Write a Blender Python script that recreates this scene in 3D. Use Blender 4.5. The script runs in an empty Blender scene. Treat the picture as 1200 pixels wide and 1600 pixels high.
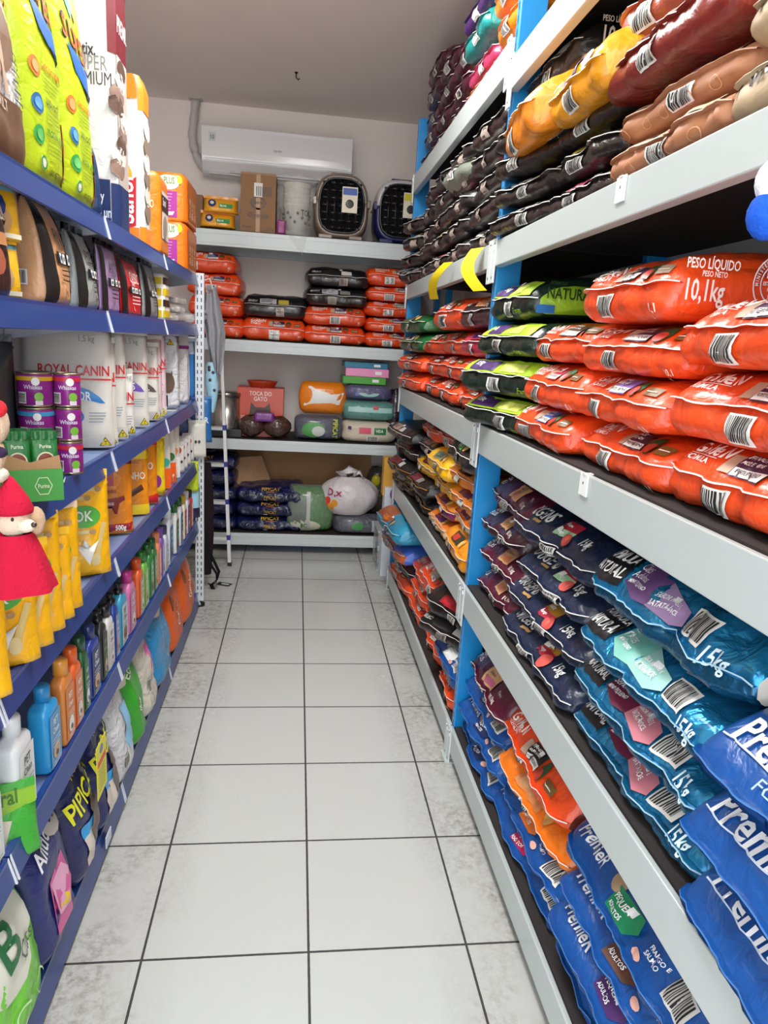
import bpy, bmesh, math, random
from mathutils import Vector, Matrix, noise
from bisect import bisect_left
R = random.Random(7)
SC = bpy.context.scene
COL = SC.collection

# ------------------------------------------------------------------ camera
FPX = 1092.48
YAW, PIT, ROL = 0.132928, 0.234056, 0.0626005
CAM = Vector((-0.0813, -2.9630, 1.6566))
_f = Vector((math.sin(YAW)*math.cos(PIT), math.cos(YAW)*math.cos(PIT), -math.sin(PIT)))
_r = Vector((math.cos(YAW), -math.sin(YAW), 0)); _u = _r.cross(_f)
RT = _r*math.cos(ROL)+_u*math.sin(ROL); UP = _u*math.cos(ROL)-_r*math.sin(ROL); FW = _f
cd = bpy.data.cameras.new('camera'); cam = bpy.data.objects.new('camera', cd); COL.objects.link(cam)
cd.sensor_fit = 'VERTICAL'; cd.sensor_height = 36; cd.lens = FPX/1600*36; cd.clip_start = 0.02
cam.matrix_world = Matrix(((RT.x, UP.x, -FW.x, CAM.x), (RT.y, UP.y, -FW.y, CAM.y), (RT.z, UP.z, -FW.z, CAM.z), (0, 0, 0, 1)))
SC.camera = cam

# ------------------------------------------------------------------ world, lamps, exposure
SC.view_settings.view_transform = 'Standard'; SC.view_settings.look = 'None'
SC.view_settings.exposure = 0.10; SC.view_settings.gamma = 1.0; SC.view_settings.use_curve_mapping = False
W = bpy.data.worlds.new('world'); SC.world = W; W.use_nodes = True
W.node_tree.nodes['Background'].inputs[0].default_value = (0.93, 0.97, 1.0, 1)
W.node_tree.nodes['Background'].inputs[1].default_value = 4.0
LAMPS = [((-0.05, -3.3, 3.22), 12), ((-0.05, -1.85, 3.22), 6), ((-0.05, -0.40, 3.22), 50)]
def area(name, loc, sx, sy, power, col):
    l = bpy.data.lights.new(name, 'AREA'); l.shape = 'RECTANGLE'; l.size = sx; l.size_y = sy
    l.energy = power; l.color = col
    o = bpy.data.objects.new(name, l); COL.objects.link(o); o.location = loc; return o

# ------------------------------------------------------------------ materials
def lin(h):
    h = h.lstrip('#'); c = [int(h[i:i+2], 16)/255 for i in (0, 2, 4)]
    return tuple((x/12.92 if x <= .04045 else ((x+.055)/1.055)**2.4) for x in c)+(1,)
MATS = {}
def mat(key, hx, rough=.5, metal=0., bump=0., bscale=30., coat=0., spec=.5, alpha=1., emit=0., trans=0., mott=0.):
    if key in MATS: return MATS[key]
    m = bpy.data.materials.new(key); m.use_nodes = True; nt = m.node_tree; b = nt.nodes['Principled BSDF']
    b.inputs['Base Color'].default_value = lin(hx); b.inputs['Roughness'].default_value = rough
    b.inputs['Metallic'].default_value = metal; b.inputs['Coat Weight'].default_value = coat
    b.inputs['Coat Roughness'].default_value = .12; b.inputs['Specular IOR Level'].default_value = spec
    b.inputs['Alpha'].default_value = alpha; b.inputs['Transmission Weight'].default_value = trans
    if emit: b.inputs['Emission Color'].default_value = lin(hx); b.inputs['Emission Strength'].default_value = emit
    tc = nt.nodes.new('ShaderNodeTexCoord')
    if bump:
        n = nt.nodes.new('ShaderNodeTexNoise'); n.inputs['Scale'].default_value = bscale; n.inputs['Detail'].default_value = 3
        n.inputs['Distortion'].default_value = .8
        nt.links.new(tc.outputs['Object'], n.inputs['Vector'])
        bp = nt.nodes.new('ShaderNodeBump'); bp.inputs['Strength'].default_value = bump; bp.inputs['Distance'].default_value = .02
        nt.links.new(n.outputs['Fac'], bp.inputs['Height']); nt.links.new(bp.outputs['Normal'], b.inputs['Normal'])
    if mott:
        n2 = nt.nodes.new('ShaderNodeTexNoise'); n2.inputs['Scale'].default_value = 6; nt.links.new(tc.outputs['Object'], n2.inputs['Vector'])
        mx = nt.nodes.new('ShaderNodeMix'); mx.data_type = 'RGBA'; c = lin(hx)
        mx.inputs[6].default_value = c; mx.inputs[7].default_value = tuple(v*(1-mott) for v in c[:3])+(1,)
        nt.links.new(n2.outputs['Fac'], mx.inputs[0]); nt.links.new(mx.outputs[2], b.inputs['Base Color'])
    MATS[key] = m; return m
def M(spec):
    """'#rrggbb' = printed film; prefix p: paper, i: ink, m: painted metal, c: card, k: metallic film, f: fabric, g: hard plastic"""
    if not isinstance(spec, str): return spec
    if spec[0] == '#': return mat('film '+spec, spec, .34, 0, .32, 26, .25)
    k, h = spec[0], spec[1:]
    return {'i': lambda: mat('ink '+h, h, .42, 0, 0, 0, .15), 'p': lambda: mat('paper bag '+h, h, .6, 0, .16, 16),
            'm': lambda: mat('painted steel '+h, h, .36, 0, 0, 0, .3), 'c': lambda: mat('cardboard '+h, h, .85, 0, .06, 60, mott=.1),
            'k': lambda: mat('metallic film '+h, h, .27, .62, .6, 20, .3), 'f': lambda: mat('fabric '+h, h, .9, 0, .3, 90, spec=.2),
            'g': lambda: mat('plastic '+h, h, .3, 0, 0, 0, .3), 's': lambda: mat('bare metal '+h, h, .25, .9),
            'w': lambda: mat('glossy wrap '+h, h, .18, 0, .8, 32, .5)}[k]()
def clear(name='clear film', a=.09, tint='#ffffff', bump=.7):
    return mat(name, tint, .08, 0, bump, 30, 0, alpha=a)

# ------------------------------------------------------------------ mesh builder
class MB:
    def __init__(s): s.v = []; s.f = []; s.m = []; s.mats = []; s.sm = []
    def mi(s, m):
        m = M(m)
        if m not in s.mats: s.mats.append(m)
        return s.mats.index(m)
    def add(s, vs, fs, m, smooth=True):
        b = len(s.v); k = s.mi(m); s.v += [tuple(v) for v in vs]
        for f in fs: s.f.append(tuple(b+i for i in f)); s.m.append(k); s.sm.append(smooth)
    def box(s, x0, x1, y0, y1, z0, z1, m, bev=0., T=None):
        bm = bmesh.new(); bmesh.ops.create_cube(bm, size=1)
        for v in bm.verts: v.co = Vector((x0+(v.co.x+.5)*(x1-x0), y0+(v.co.y+.5)*(y1-y0), z0+(v.co.z+.5)*(z1-z0)))
        if bev: bmesh.ops.bevel(bm, geom=list(bm.edges), offset=bev, segments=2, affect='EDGES', profile=.5)
        bm.verts.index_update()
        s.add([(T @ v.co if T else v.co) for v in bm.verts], [[v.index for v in f.verts] for f in bm.faces], m, False); bm.free()
    def grid(s, fn, nu, nv, m, wrapu=False):
        vs = [fn(i/nu, j/nv) for j in range(nv+1) for i in range(nu+(0 if wrapu else 1))]; w = nu if wrapu else nu+1
        fs = [(j*w+i, j*w+(i+1) % w, (j+1)*w+(i+1) % w, (j+1)*w+i) for j in range(nv) for i in range(nu)]
        s.add(vs, fs, m)
    def loft(s, rings, m, cap=True):
        n = len(rings[0]); vs = [p for r in rings for p in r]
        fs = [(j*n+i, j*n+(i+1) % n, (j+1)*n+(i+1) % n, (j+1)*n+i) for j in range(len(rings)-1) for i in range(n)]
        if cap: fs += [tuple(range(n))[::-1], tuple((len(rings)-1)*n+i for i in range(n))]
        s.add(vs, fs, m)
    def tube(s, pts, r, m, n=8, flat=1.):
        pts = [Vector(p) for p in pts]; rings = []
        rr = r if isinstance(r, (list, tuple)) else [r]*len(pts)
        for i, p in enumerate(pts):
            d = (pts[min(i+1, len(pts)-1)]-pts[max(i-1, 0)]).normalized()
            a = Vector((0, 0, 1)) if abs(d.z) < .9 else Vector((0, 1, 0))
            x = d.cross(a).normalized(); y = d.cross(x)
            rings.append([p+(x*math.cos(t)+y*math.sin(t)*flat)*rr[i] for t in [2*math.pi*k/n for k in range(n)]])
        s.loft(rings, m)
    def lathe(s, prof, m, n=20, c=(0, 0), sx=1, sy=1):
        s.loft([[(c[0]+r*math.cos(2*math.pi*k/n)*sx, c[1]+r*math.sin(2*math.pi*k/n)*sy, z) for k in range(n)] for r, z in prof], m)
    def ell(s, c, r, m, n=14):
        s.lathe_c(c, r, m, n)
    def lathe_c(s, c, r, m, n):
        rings = []
        for j in range(1, n//2+2):
            a = math.pi*(j-.5)/(n//2+1)
            rings.append([(c[0]+r[0]*math.sin(a)*math.cos(t), c[1]+r[1]*math.sin(a)*math.sin(t), c[2]-r[2]*math.cos(a)) for t in [2*math.pi*k/n for k in range(n)]])
        s.loft(rings, m)
    def build(s, name, parent=None, loc=None, rot=None):
        me = bpy.data.meshes.new(name); me.from_pydata(s.v, [], s.f)
        for m in s.mats: me.materials.append(m)
        me.polygons.foreach_set('material_index', s.m); me.polygons.foreach_set('use_smooth', s.sm); me.update()
        o = bpy.data.objects.new(name, me); COL.objects.link(o)
        if parent: o.parent = parent
        if loc: o.location = loc
        if rot: o.rotation_euler = rot
        return o
def tag(o, label, cat, group=None):
    o['label'] = label; o['category'] = cat
    if group: o['group'] = group
    return o
def thing(name, loc, rot, label, cat, group=None):
    o = bpy.data.objects.new(name, None); COL.objects.link(o); o.empty_display_size = .05
    o.location = loc; o.rotation_euler = rot if isinstance(rot, (tuple, list)) else (0, 0, rot)
    return tag(o, label, cat, group)
def struct(mb, name):
    o = mb.build(name); o['kind'] = 'structure'; return o
RAD = math.radians

# ------------------------------------------------------------------ finding depth on a known shelf line
def px_of(p):
    d = Vector(p)-CAM; return 600+FPX*d.dot(RT)/d.dot(FW), 800-FPX*d.dot(UP)/d.dot(FW)
def ysol(px, x, z):
    """distance along the aisle of the point of a shelf edge (x, z) seen in image column px"""
    lo, hi = -2.5, 6.0
    left = x < CAM.x
    for _ in range(40):
        mid = (lo+hi)/2; q = px_of((x, mid, z))[0]
        if (q < px) == left: lo = mid
        else: hi = mid
    return lo
def plane(px, py, ax, v):
    d = RT*((px-600)/FPX)+UP*((800-py)/FPX)+FW; t = (v-CAM[ax])/d[ax]; return CAM+d*t

# ------------------------------------------------------------------ lettering
GC = {}
def glyph(txt, bold=True):
    k = (txt, bold)
    if k in GC: return GC[k]
    cu = bpy.data.curves.new('t', 'FONT'); cu.body = txt; cu.resolution_u = 2; cu.fill_mode = 'FRONT'
    if bold: cu.offset = .018
    ob = bpy.data.objects.new('t', cu); me = bpy.data.meshes.new_from_object(ob)
    vs = [(v.co.x/.69, v.co.y/.69) for v in me.vertices]; fs = [tuple(p.vertices) for p in me.polygons]
    w = max([v[0] for v in vs], default=0)
    bpy.data.meshes.remove(me); bpy.data.objects.remove(ob); bpy.data.curves.remove(cu)
    GC[k] = (vs, fs, w); return GC[k]
class Print:
    """marks printed on a surface S(a, s, off) of a package"""
    def __init__(s, mb, S, step=.012): s.mb = mb; s.S = S; s.step = step; s.L = .0014
    def rect(s, a0, a1, s0, s1, m, l=1, mb=None):
        nu = max(1, int(abs(a1-a0)/s.step+.9)); nv = max(1, int(abs(s1-s0)/s.step+.9))
        (mb or s.mb).grid(lambda u, v: s.S(a0+(a1-a0)*u, s0+(s1-s0)*v, s.L*l), nu, nv, m)
    def text(s, t, a, y, h, m='i#ffffff', l=2, sx=.8, rot=0., al=0, bold=True, mb=None):
        vs, fs, w = glyph(t, bold); c, sn = math.cos(rot), math.sin(rot); o = -w*al*.5*sx*h
        out = []
        for x, yy in vs:
            x = x*h*sx+o; yy = yy*h; out.append(s.S(a+x*c-yy*sn, y+x*sn+yy*c, s.L*l))
        (mb or s.mb).add(out, fs, m)
    def disc(s, a, y, ra, rs, m, l=1, n=16, r0=0., a0=0., a1=2*math.pi, mb=None):
        nr = max(1, int(max(ra, rs)*(1-r0)/s.step+.9))
        def fn(u, v):
            t = a0+(a1-a0)*u; q = r0+(1-r0)*v; return s.S(a+ra*q*math.cos(t), y+rs*q*math.sin(t), s.L*l)
        (mb or s.mb).grid(fn, n, nr, m)
    def poly(s, pts, m, l=1, mb=None):
        cx = sum(p[0] for p in pts)/len(pts); cy = sum(p[1] for p in pts)/len(pts); n = len(pts)
        vs = []; fs = []; K = 3
        for k in range(K+1):
            for p in pts: vs.append(s.S(cx+(p[0]-cx)*k/K, cy+(p[1]-cy)*k/K, s.L*l))
        for k in range(K):
            for i in range(n): fs.append((k*n+i, k*n+(i+1) % n, (k+1)*n+(i+1) % n, (k+1)*n+i))
        (mb or s.mb).add(vs, fs, m)
    def bars(s, a, y, w, h, mb=None, along=False, seed=1, bg='i#e8e6e0'):
        s.rect(a, a+w, y, y+h, bg, 1, mb); r = random.Random(seed); q = w*.08
        if along:
            q = h*.12
            while q < h*.9:
                b = h*r.choice((.02, .03, .05)); s.rect(a+w*.08, a+w*.92, y+q, y+q+b, 'i#1c1c1c', 2, mb); q += b+h*r.choice((.025, .04))
        else:
            while q < w*.9:
                b = w*r.choice((.02, .035, .055)); s.rect(a+q, a+q+b, y+h*.1, y+h*.92, 'i#1c1c1c', 2, mb); q += b+w*r.choice((.025, .04))
    def lines(s, a, y, w, n, gap, m='i#ffffff', hh=.0022, seed=0):
        r = random.Random(seed)
        for k in range(n): s.rect(a, a+w*r.uniform(.7, 1), y-k*gap, y-k*gap+hh, m, 2)
    def warn(s, a, y, h, l=2):
        s.poly([(a-h*.62, y), (a+h*.62, y), (a, y+h)], 'i#111111', l); s.poly([(a-h*.5, y+h*.08), (a+h*.5, y+h*.08), (a, y+h*.86)], 'i#f6dc1c', l+1)
        s.text('T', a, y+h*.16, h*.42, 'i#111111', l+2, al=1)
    def stamp(s, a, y, r, m='i#ffffff'):
        s.disc(a, y, r, r, m, 2, 26, .95); s.disc(a, y, r*.72, r*.72, m, 2, 26, .94)
        s.text('BRASIL', a, y+r*.18, r*.26, m, 2, .9, al=1); s.text('ESTABELECIMENTO', a, y-r*.06, r*.12, m, 2, .8, al=1)
        s.text('REGISTRADO', a, y-r*.26, r*.12, m, 2, .8, al=1); s.text('SP 003728-1', a, y-r*.5, r*.13, m, 2, .8, al=1)
        for k, t in enumerate('MINISTÉRIO DA AGRICULTURA'):
            an = math.pi*(1.02-k/24*1.04); s.text(t, a+r*.78*math.cos(an), y+r*.78*math.sin(an), r*.13, m, 2, .8, an-math.pi/2, 1)

# ------------------------------------------------------------------ pillow sack lying on a shelf
def crom(pts, n=7):
    out = []; N = len(pts)
    for i in range(N-1):
        p0, p1, p2, p3 = pts[max(i-1, 0)], pts[i], pts[i+1], pts[min(i+2, N-1)]
        for k in range(n):
            t = k/n
            out.append(tuple(.5*((2*p1[j])+(-p0[j]+p2[j])*t+(2*p0[j]-5*p1[j]+4*p2[j]-p3[j])*t*t+(-p0[j]+3*p1[j]-3*p2[j]+p3[j])*t**3) for j in (0, 1)))
    out.append(pts[-1]); return out
class Sack:
    def __init__(s, W, H, D, k=.5, run=.16, seed=0, amp=.006, near=True):
        s.W, s.H, s.D = W, H, D; s.seed = seed; s.amp = amp; s.near = near; s.k = k
        P = [(D-.10, 0), (.09, 0), (.026, .02*H), (-.002, .15*H), (-.008, .55*k*H), (0, k*H)]
        Q = [(0, k*H), (.12*run, k*H+(1-k)*H*.34), (.42*run, k*H+(1-k)*H*.74), (run, .985*H), (run+.12, H), (D-.12, .97*H), (D-.03, .8*H), (D, .45*H), (D-.03, .08*H), (D-.10, 0)]
        a = crom(P); b = crom(Q); s.P = a[:-1]+b
        L = [0]
        for i in range(1, len(s.P)): L.append(L[-1]+math.dist(s.P[i], s.P[i-1]))
        z = L[len(a)-1]; s.L = [q-z for q in L]
    def prof(s, q):
        i = min(max(bisect_left(s.L, q), 1), len(s.L)-1); t = (q-s.L[i-1])/max(1e-9, s.L[i]-s.L[i-1]); t = min(max(t, 0), 1)
        return s.P[i-1][0]*(1-t)+s.P[i][0]*t, s.P[i-1][1]*(1-t)+s.P[i][1]*t
    def S0(s, a, q):
        y, z = s.prof(q); u = min(1, abs(2*a/s.W-1)); e = (1-u**8)**.5 if u < 1 else 0
        zc = s.k*s.H*.9; h = .62+.38*e
        z = zc+(z-zc)*h if z > zc else z*(.5+.5*e)+zc*(1-(.5+.5*e))*.5
        my = s.D/2; y = my+(y-my)*(.9+.1*e)
        n = noise.noise(Vector((a*11+s.seed*3.1, q*9, s.seed*1.7)))*s.amp*1.6+noise.noise(Vector((a*32, q*26+s.seed, s.seed*.7)))*s.amp*.6
        cr = abs(noise.noise(Vector((a*16+s.seed, q*5+a*9, s.seed+5.))))
        n -= max(0, .12-cr)*s.amp*4
        f = min(1, max(0, (q-s.L[0])*8)); n *= f
        cy, cz = y-s.D*.35, z-s.H*.5; l = math.hypot(cy*.6, cz)+1e-6
        return Vector((a-s.W/2, y+n*cy*.6/l-(n if y < .05 else 0)*.6, max(0.001, z+n*cz/l)))
    def S(s, a, q, off=0.):
        p = s.S0(a, q)
        if not off: return p
        e = .004; n = (s.S0(min(a+e, s.W), q)-s.S0(a-e, q)).cross(s.S0(a, q+e)-s.S0(a, q-e)).normalized()
        return p+n*(off+.0022)
    def sample(s):
        nu = 34 if s.near else 16; st = .012 if s.near else .024
        us = [0]+[.5-.5*math.cos(math.pi*(i/nu)**.96) * (1 if True else 1) for i in range(1, nu)]+[1]
        us = [.5*(x+i/nu) for i, x in enumerate(us)]
        qs = []; q = -s.k*s.H*1.25
        while q < s.L[-1]-.02:
            qs.append(q); y = s.prof(q)[0]; q += st if (y < .22 or s.near and y < .3) else .07
        qs = [s.L[0], s.L[0]*.5-.03]+[x for x in qs if x > s.L[0]*.5]+[s.L[-1]]
        return us, qs
    def body(s, mb, fcol, gcol=None, cap=None, bands=()):
        us, qs = s.sample(); g = gcol or fcol; nu = len(us); vs = [s.S0(u*s.W, q) for q in qs for u in us]
        for j in range(len(qs)-1):
            qm = (qs[j]+qs[j+1])/2
            for i in range(nu-1):
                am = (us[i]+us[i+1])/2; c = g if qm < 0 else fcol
                for a0, a1, q0, q1, bc in bands:
                    if a0 <= am <= a1 and q0 <= qm <= q1: c = bc
                mb.f.append(tuple(len(mb.v)+x for x in (j*nu+i, j*nu+i+1, (j+1)*nu+i+1, (j+1)*nu+i))); mb.m.append(mb.mi(c)); mb.sm.append(True)
        mb.v += [tuple(v) for v in vs]
        for side in (0, 1):
            ring = [s.S0(side*s.W, q) for q in qs[:-1]]; c = Vector((sum(p.x for p in ring), sum(p.y for p in ring), sum(p.z for p in ring)))/len(ring)
            c.z = s.H*.42; c.y = s.D*.45
            rs = []
            for t, b in ((0, 0), (.18, .012), (.5, .022), (.85, .024)):
                rs.append([p.lerp(c, t)+Vector(((b if side else -b), 0, 0)) for p in ring])
            if not side: rs = [r[::-1] for r in rs]
            mb.loft(rs, cap or fcol, cap=False)
            n = len(ring); b = len(mb.v)-n; k = mb.mi(cap or fcol); mb.f.append(tuple(range(b, b+n))); mb.m.append(k); mb.sm.append(True)
    def fin(s, mb, col, rim='i#f2efe9', w=.014):
        n = 30 if s.near else 14; r = s.seed
        def ln(t, q):
            a = t*s.W; p = s.S0(a, 0); wv = noise.noise(Vector((a*13, r*2.3, 0)))
            d = Vector((0, -1, .15+.7*wv)).normalized()
            return p+d*(w*q)+Vector((0, .003, 0))
        up = Vector((0, 0, .0018))
        mb.grid(lambda u, v: ln(u, v), n, 2, col); mb.grid(lambda u, v: ln(u, v)+up, n, 2, col)
        mb.grid(lambda u, v: ln(u, .95+.11*v)+up*(1.3-v*1.6), n, 1, rim)
    def side(s, a, q, off=0.):
        """near end of the sack: a runs into the shelf, q up"""
        return Vector((s.W/2+.0255+off, a, q))
    def sideL(s, a, q, off=0.): return Vector((-s.W/2-.0255-off, -a, q))

# print designs for lying sacks ------------------------------------------------
def st_orange(p, s, r, o):
    W = s.W; wht = 'i#fff4ec'; k = min(1, W/.42)
    p.text('GoldeN', .05*k, .045*k, .030*k, wht); p.text('FORMULA', .055*k, .025*k, .012*k, wht, sx=.9); p.rect(.05*k, .14*k, .040*k, .0415*k, wht, 2)
    c = o.get('tagc', '#4a2748'); a = (.21 + r.uniform(-.03, .03))*k
    pl = o['lab']; p.rect(a-.03*k, a, .018, .062*k, 'i#c3a48c', 1, pl); p.rect(a, a+.085*k, .014, .072*k, 'i'+c, 1, pl); p.rect(a+.004, a+.085*k, .016, .034*k, 'i#f1efe9', 2, pl)
    p.text('FRANGO,', a+.006, .056*k, .009*k, wht, 3, mb=pl); p.text('ARROZ E CARNE', a+.006, .043*k, .007*k, wht, 3, .7, mb=pl); p.text('PORTE PEQUENO', a+.008, .022*k, .008*k, 'i#3a2030', 3, .75, mb=pl)
    p.disc(a+.115*k, .042*k, .022*k, .030*k, 'i#24542c', 1, 14, mb=pl); p.disc(a+.115*k, .030*k, .017*k, .016*k, 'i#c23a2c', 2, 12, mb=pl)
    if W > .36: p.rect(a+.155*k, min(W-.03, a+.21*k), .022, .050*k, 'i#77592c', 1); p.rect(a+.16*k, min(W-.035, a+.20*k), .033, .036*k, wht, 2)
    if o.get('big', 1): p.text('10,1', W-.05, -.056, .016, 'i#ffd9c4', 2, .6, 0); p.text('kg', W-.05, -.070, .009, 'i#ffd9c4')
def st_black(p, s, r, o):
    W = s.W; c = o.get('tagc', '#c8c5bd')
    pl = o['lab']; p.rect(W*.25, W*.52, .010, .060, 'i'+c, 1, pl); p.rect(W*.55, W*.72, .012, .050, 'i'+r.choice(['#8c8a84', '#b9a43c', '#d9d6cf', '#b03a52']), 1, pl)
    p.text('SELECT', W*.06, .022, .018, 'i#d8d5cf'); p.lines(W*.27, .046, W*.2, 3, .011, 'i#2b2622', .004)
def st_green(p, s, r, o):
    W = s.W; pl = o['lab']
    p.rect(.03, W-.03, .004, .070, 'i#a9cf2b', 1); p.rect(.06, W*.42, .010, .062, 'i#4a2c66', 2, pl); p.rect(W*.5, W*.78, .012, .05, 'i#d8e06a', 2, pl)
    p.text('NATURAL', W*.46, .090, .030, 'i#20401f', 2, .8); p.text('15kg', .08, .03, .020, 'i#ffffff', 3); p.text('Frango', W-.11, -.05, .016, 'i#9bc22a', 2, .8, 0, 0, False)
def st_burg(p, s, r, o):
    W = s.W; pl = o['lab']
    p.text('GRAN', .03, .060, .020); p.text('PLUS', .03, .034, .020)
    p.rect(W*.42, W*.64, .020, .085, 'i#d8a878', 1, pl); p.rect(W*.45, W*.62, .028, .052, 'i'+o.get('tagc', '#e08a5a'), 2, pl); p.rect(W*.5, W*.58, .088, .10, 'i#caa58a', 1)
    p.text('Ovinos', W*.46, .062, .012, 'i#5a1028', 3, mb=pl); p.text('Menu', W*.76, .050, .014, 'i#e8d8d0', 2, .8, 0, 0, False); p.text('10,1kg', W*.70, .016, .016, 'i#e8d8d0')
def st_origens(p, s, r, o):
    W = s.W; pl = o['lab']; top = o.get('top')
    z = .03 if top else .016; h = .040 if top else .032
    p.text('ORIGENS', .05, z+.02, h, 'i#f4f4f2', 2, .72); p.rect(.14, .19, z+.004, z+.013, 'i#c39a5a', 2)
    a = W*.50; c1 = '#b8862c' if not top else '#9ec79a'
    p.rect(a, a+.085, z+.034, z+.066, 'i#b82a40' if top else 'i'+c1, 1, pl); p.rect(a, a+.085, z+.006, z+.034, 'i'+(c1 if top else '#b8283e'), 1, pl); p.disc(a+.08, z+.004, .026, .022, 'i#d85a50', 2, 12, mb=pl)
    p.text('Adultos', a+.008, z+.044, .011, 'i#ffffff', 3, mb=pl); p.text('Frango', a+.008, z+.016, .011, 'i#ffffff', 3, mb=pl)
    p.text('15kg', W*.72, z+.010, .028, 'i#f4f4f2', 2, .7)
    if top: p.warn(W*.52, .115, .075); p.text('& natural', W*.35, .20, .012, 'i#c8ccd8', bold=False); p.lines(W*.4, .26, .10, 4, .012, 'i#8890a8'); p.text('15', W*.84, .15, .03, 'i#c8ccd8')
def st_formula(p, s, r, o):
    W = s.W; top = o.get('top'); c1, c2, t1, t2 = o['cc']; z = .012; pl = o['lab']
    p.rect(.015, .125, z+.004, z+.096, 'i#0c0c10', 1, pl); p.text('FÓRMULA', .020, z+.062, .026, 'i#f1f1ef', 3, .60, mb=pl); p.text('NATURAL', .020, z+.024, .026, 'i#f1f1ef', 3, .60, mb=pl)
    p.text('SUPER PREMIUM', .03, z+.108, .009, 'i#d8eef4', 2, 1.)
    p.poly([(.135, z+.024), (.20, z+.004), (.245, z+.006), (.25, z+.078), (.20, z+.094), (.14, z+.088)], 'i'+c1, 1)
    p.poly([(.245, z+.006), (.33, z-.006), (.365, z+.008), (.36, z+.045), (.31, z+.055), (.25, z+.078)], 'i'+c2, 2)
    p.text(t1, .145, z+.066, .019, 'i#ffffff', 4, .62, 0, 0, False); p.text(t2, .145, z+.040, .019, 'i#ffffff', 4, .62, 0, 0, False); p.text('MINI E PEQUENO', .15, z+.026, .008, 'i#ffffff', 4, .7)
    p.text('SABOR FRANGO E', .256, z+.034, .010, 'i#ffffff', 4, .62); p.text('BATATA-DOCE', .258, z+.016, .011, 'i#ffffff', 4, .65)
    p.bars(W-.19, z+.002, .070, .062, mb=o['bar'], seed=s.seed)
    p.text('15kg', W-.11, -.004, .030, 'i#d8eef4', 2, .7, .0)
    if top:
        p.text('15kg', W-.25, .150, .060, 'i#f0f4f6', 2, .66); p.text('Peso Líquido', W-.36, .190, .014, 'i#e4ecf0', 2, .8); p.text('Neto / Net Wt', W-.36, .168, .014, 'i#e4ecf0', 2, .8)
        p.disc(W-.14, .34, .15, .055, 'i#6c4a78', 1, 18); p.text('SABOR FRANGO E', W-.25, .355, .018, 'i#d8c4dc', 3, .8); p.text('BATATA-DOCE', W-.25, .32, .024, 'i#d8c4dc', 3, .75)
        for k in range(6): p.text('premium natural', .10+.02*k, .17+.02*k, .006, 'i#9cd0e0', 2, 1.6)
        for k in range(6): p.text(r.choice(['omega 3', 'fibras', 'zinco', 'sem corantes']), .08+.05*k, .36+.02*(k % 2), .010, 'i#8aa8c0', 2, .9)
def st_premier(p, s, r, o):
    W = s.W; c = o.get('tagc', '#e07a2c'); pl = o['lab']; h = o.get('h', .034); z = .012
    p.text('PremieR', .04, z+(.030 if h < .05 else .040), h, 'i#f4f6f8', 2, .82)
    if h > .05:
        p.text('NOVA FÓRMULA', .09, z+h*2.25, .014, 'i#cfe0f4', 2, .8); p.lines(.09, z+h*2.1, .09, 2, .006, 'i#9fc0e4', .002); p.lines(.03, z+h*.72, .26, 1, .01, 'i#cfe0f4', .003)
        if o.get('top'): p.text('FÓRMULA', .14, z+.006, .020, 'i#a8c8ec', 2, 1.1, 0, 0, False); p.text('20kg', .12, .26, .05, 'i#f4f6f8', 2, .8)
        return
    p.rect(.05, .11, z+.072, z+.088, 'i#eef2f6', 2); p.text('NOVA', .055, z+.077, .008, 'i#1a55a0', 3)
    a = W*.44; p.disc(a-.02, z+.06, .024, .022, 'i#b89878', 1, 12, mb=pl); p.poly([(a-.01, z+.06), (a+.09, z+.06), (a+.105, z+.03), (a+.075, z+.004), (a-.01, z+.006)], 'i'+c, 2, pl)
    p.text(o.get('w', 'PEQUENO'), a, z+.036, .013, 'i#ffffff', 4, .8, mb=pl); p.text('ADULTOS', a, z+.016, .010, 'i#ffffff', 4, .8, mb=pl)
    p.text('FRANGO E', W*.68, z+.046, .010, 'i#f4f6f8', 2, .8); p.text('SALMÃO', W*.68, z+.030, .010, 'i#f4f6f8', 2, .8); p.disc(W*.66, z+.012, .016, .010, 'i#e8b0a0', 1, 10)
    p.bars(W-.12, z+.006, .075, .058, mb=o['bar'], seed=s.seed)
def st_plain(p, s, r, o):
    W = s.W; c = o.get('tagc', '#e8e4dc'); c2 = o.get('tag2', '#7a1f2c'); pl = o['lab']
    p.rect(W*.3, W*.62, .012, .060, 'i'+c, 1, pl); p.rect(W*.34, W*.5, .020, .050, 'i'+c2, 2, pl); p.disc(W*.7, .036, .022, .022, 'i'+o.get('tag3', '#d8b060'), 1, 12, mb=pl)
    if o.get('txt'): p.text(o['txt'], W*.05, .030, .022, 'i#ffffff', 2, .75)
def st_brush(p, s, r, o):
    p.text('Nattú', .03, -.02, .062, 'i#2a1a10', 2, .7, .10, 0, False); p.disc(.27, .03, .04, .030, 'i#4a3024', 2, 14, mb=o['lab']); p.disc(.28, .03, .02, .016, 'i#d8c4a0', 3, 12, mb=o['lab']); p.disc(.31, .045, .016, .014, 'i#d08a80', 3, 10, mb=o['lab'])
def st_kraft(p, s, r, o):
    W = s.W; p.rect(.04, W-.04, .012, .05, 'i#d9c9a8', 1); p.rect(W*.5, W*.7, .016, .045, 'i#c77a8a', 2, o['lab']); p.text('10,5kg', W*.30, .020, .016, 'i#6a4a30', 3, .8)
    for k in range(5): p.disc(.05+k*W/5.5, -.035, .016, .013, 'i#c98f68', 1, 12, .86)
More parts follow.
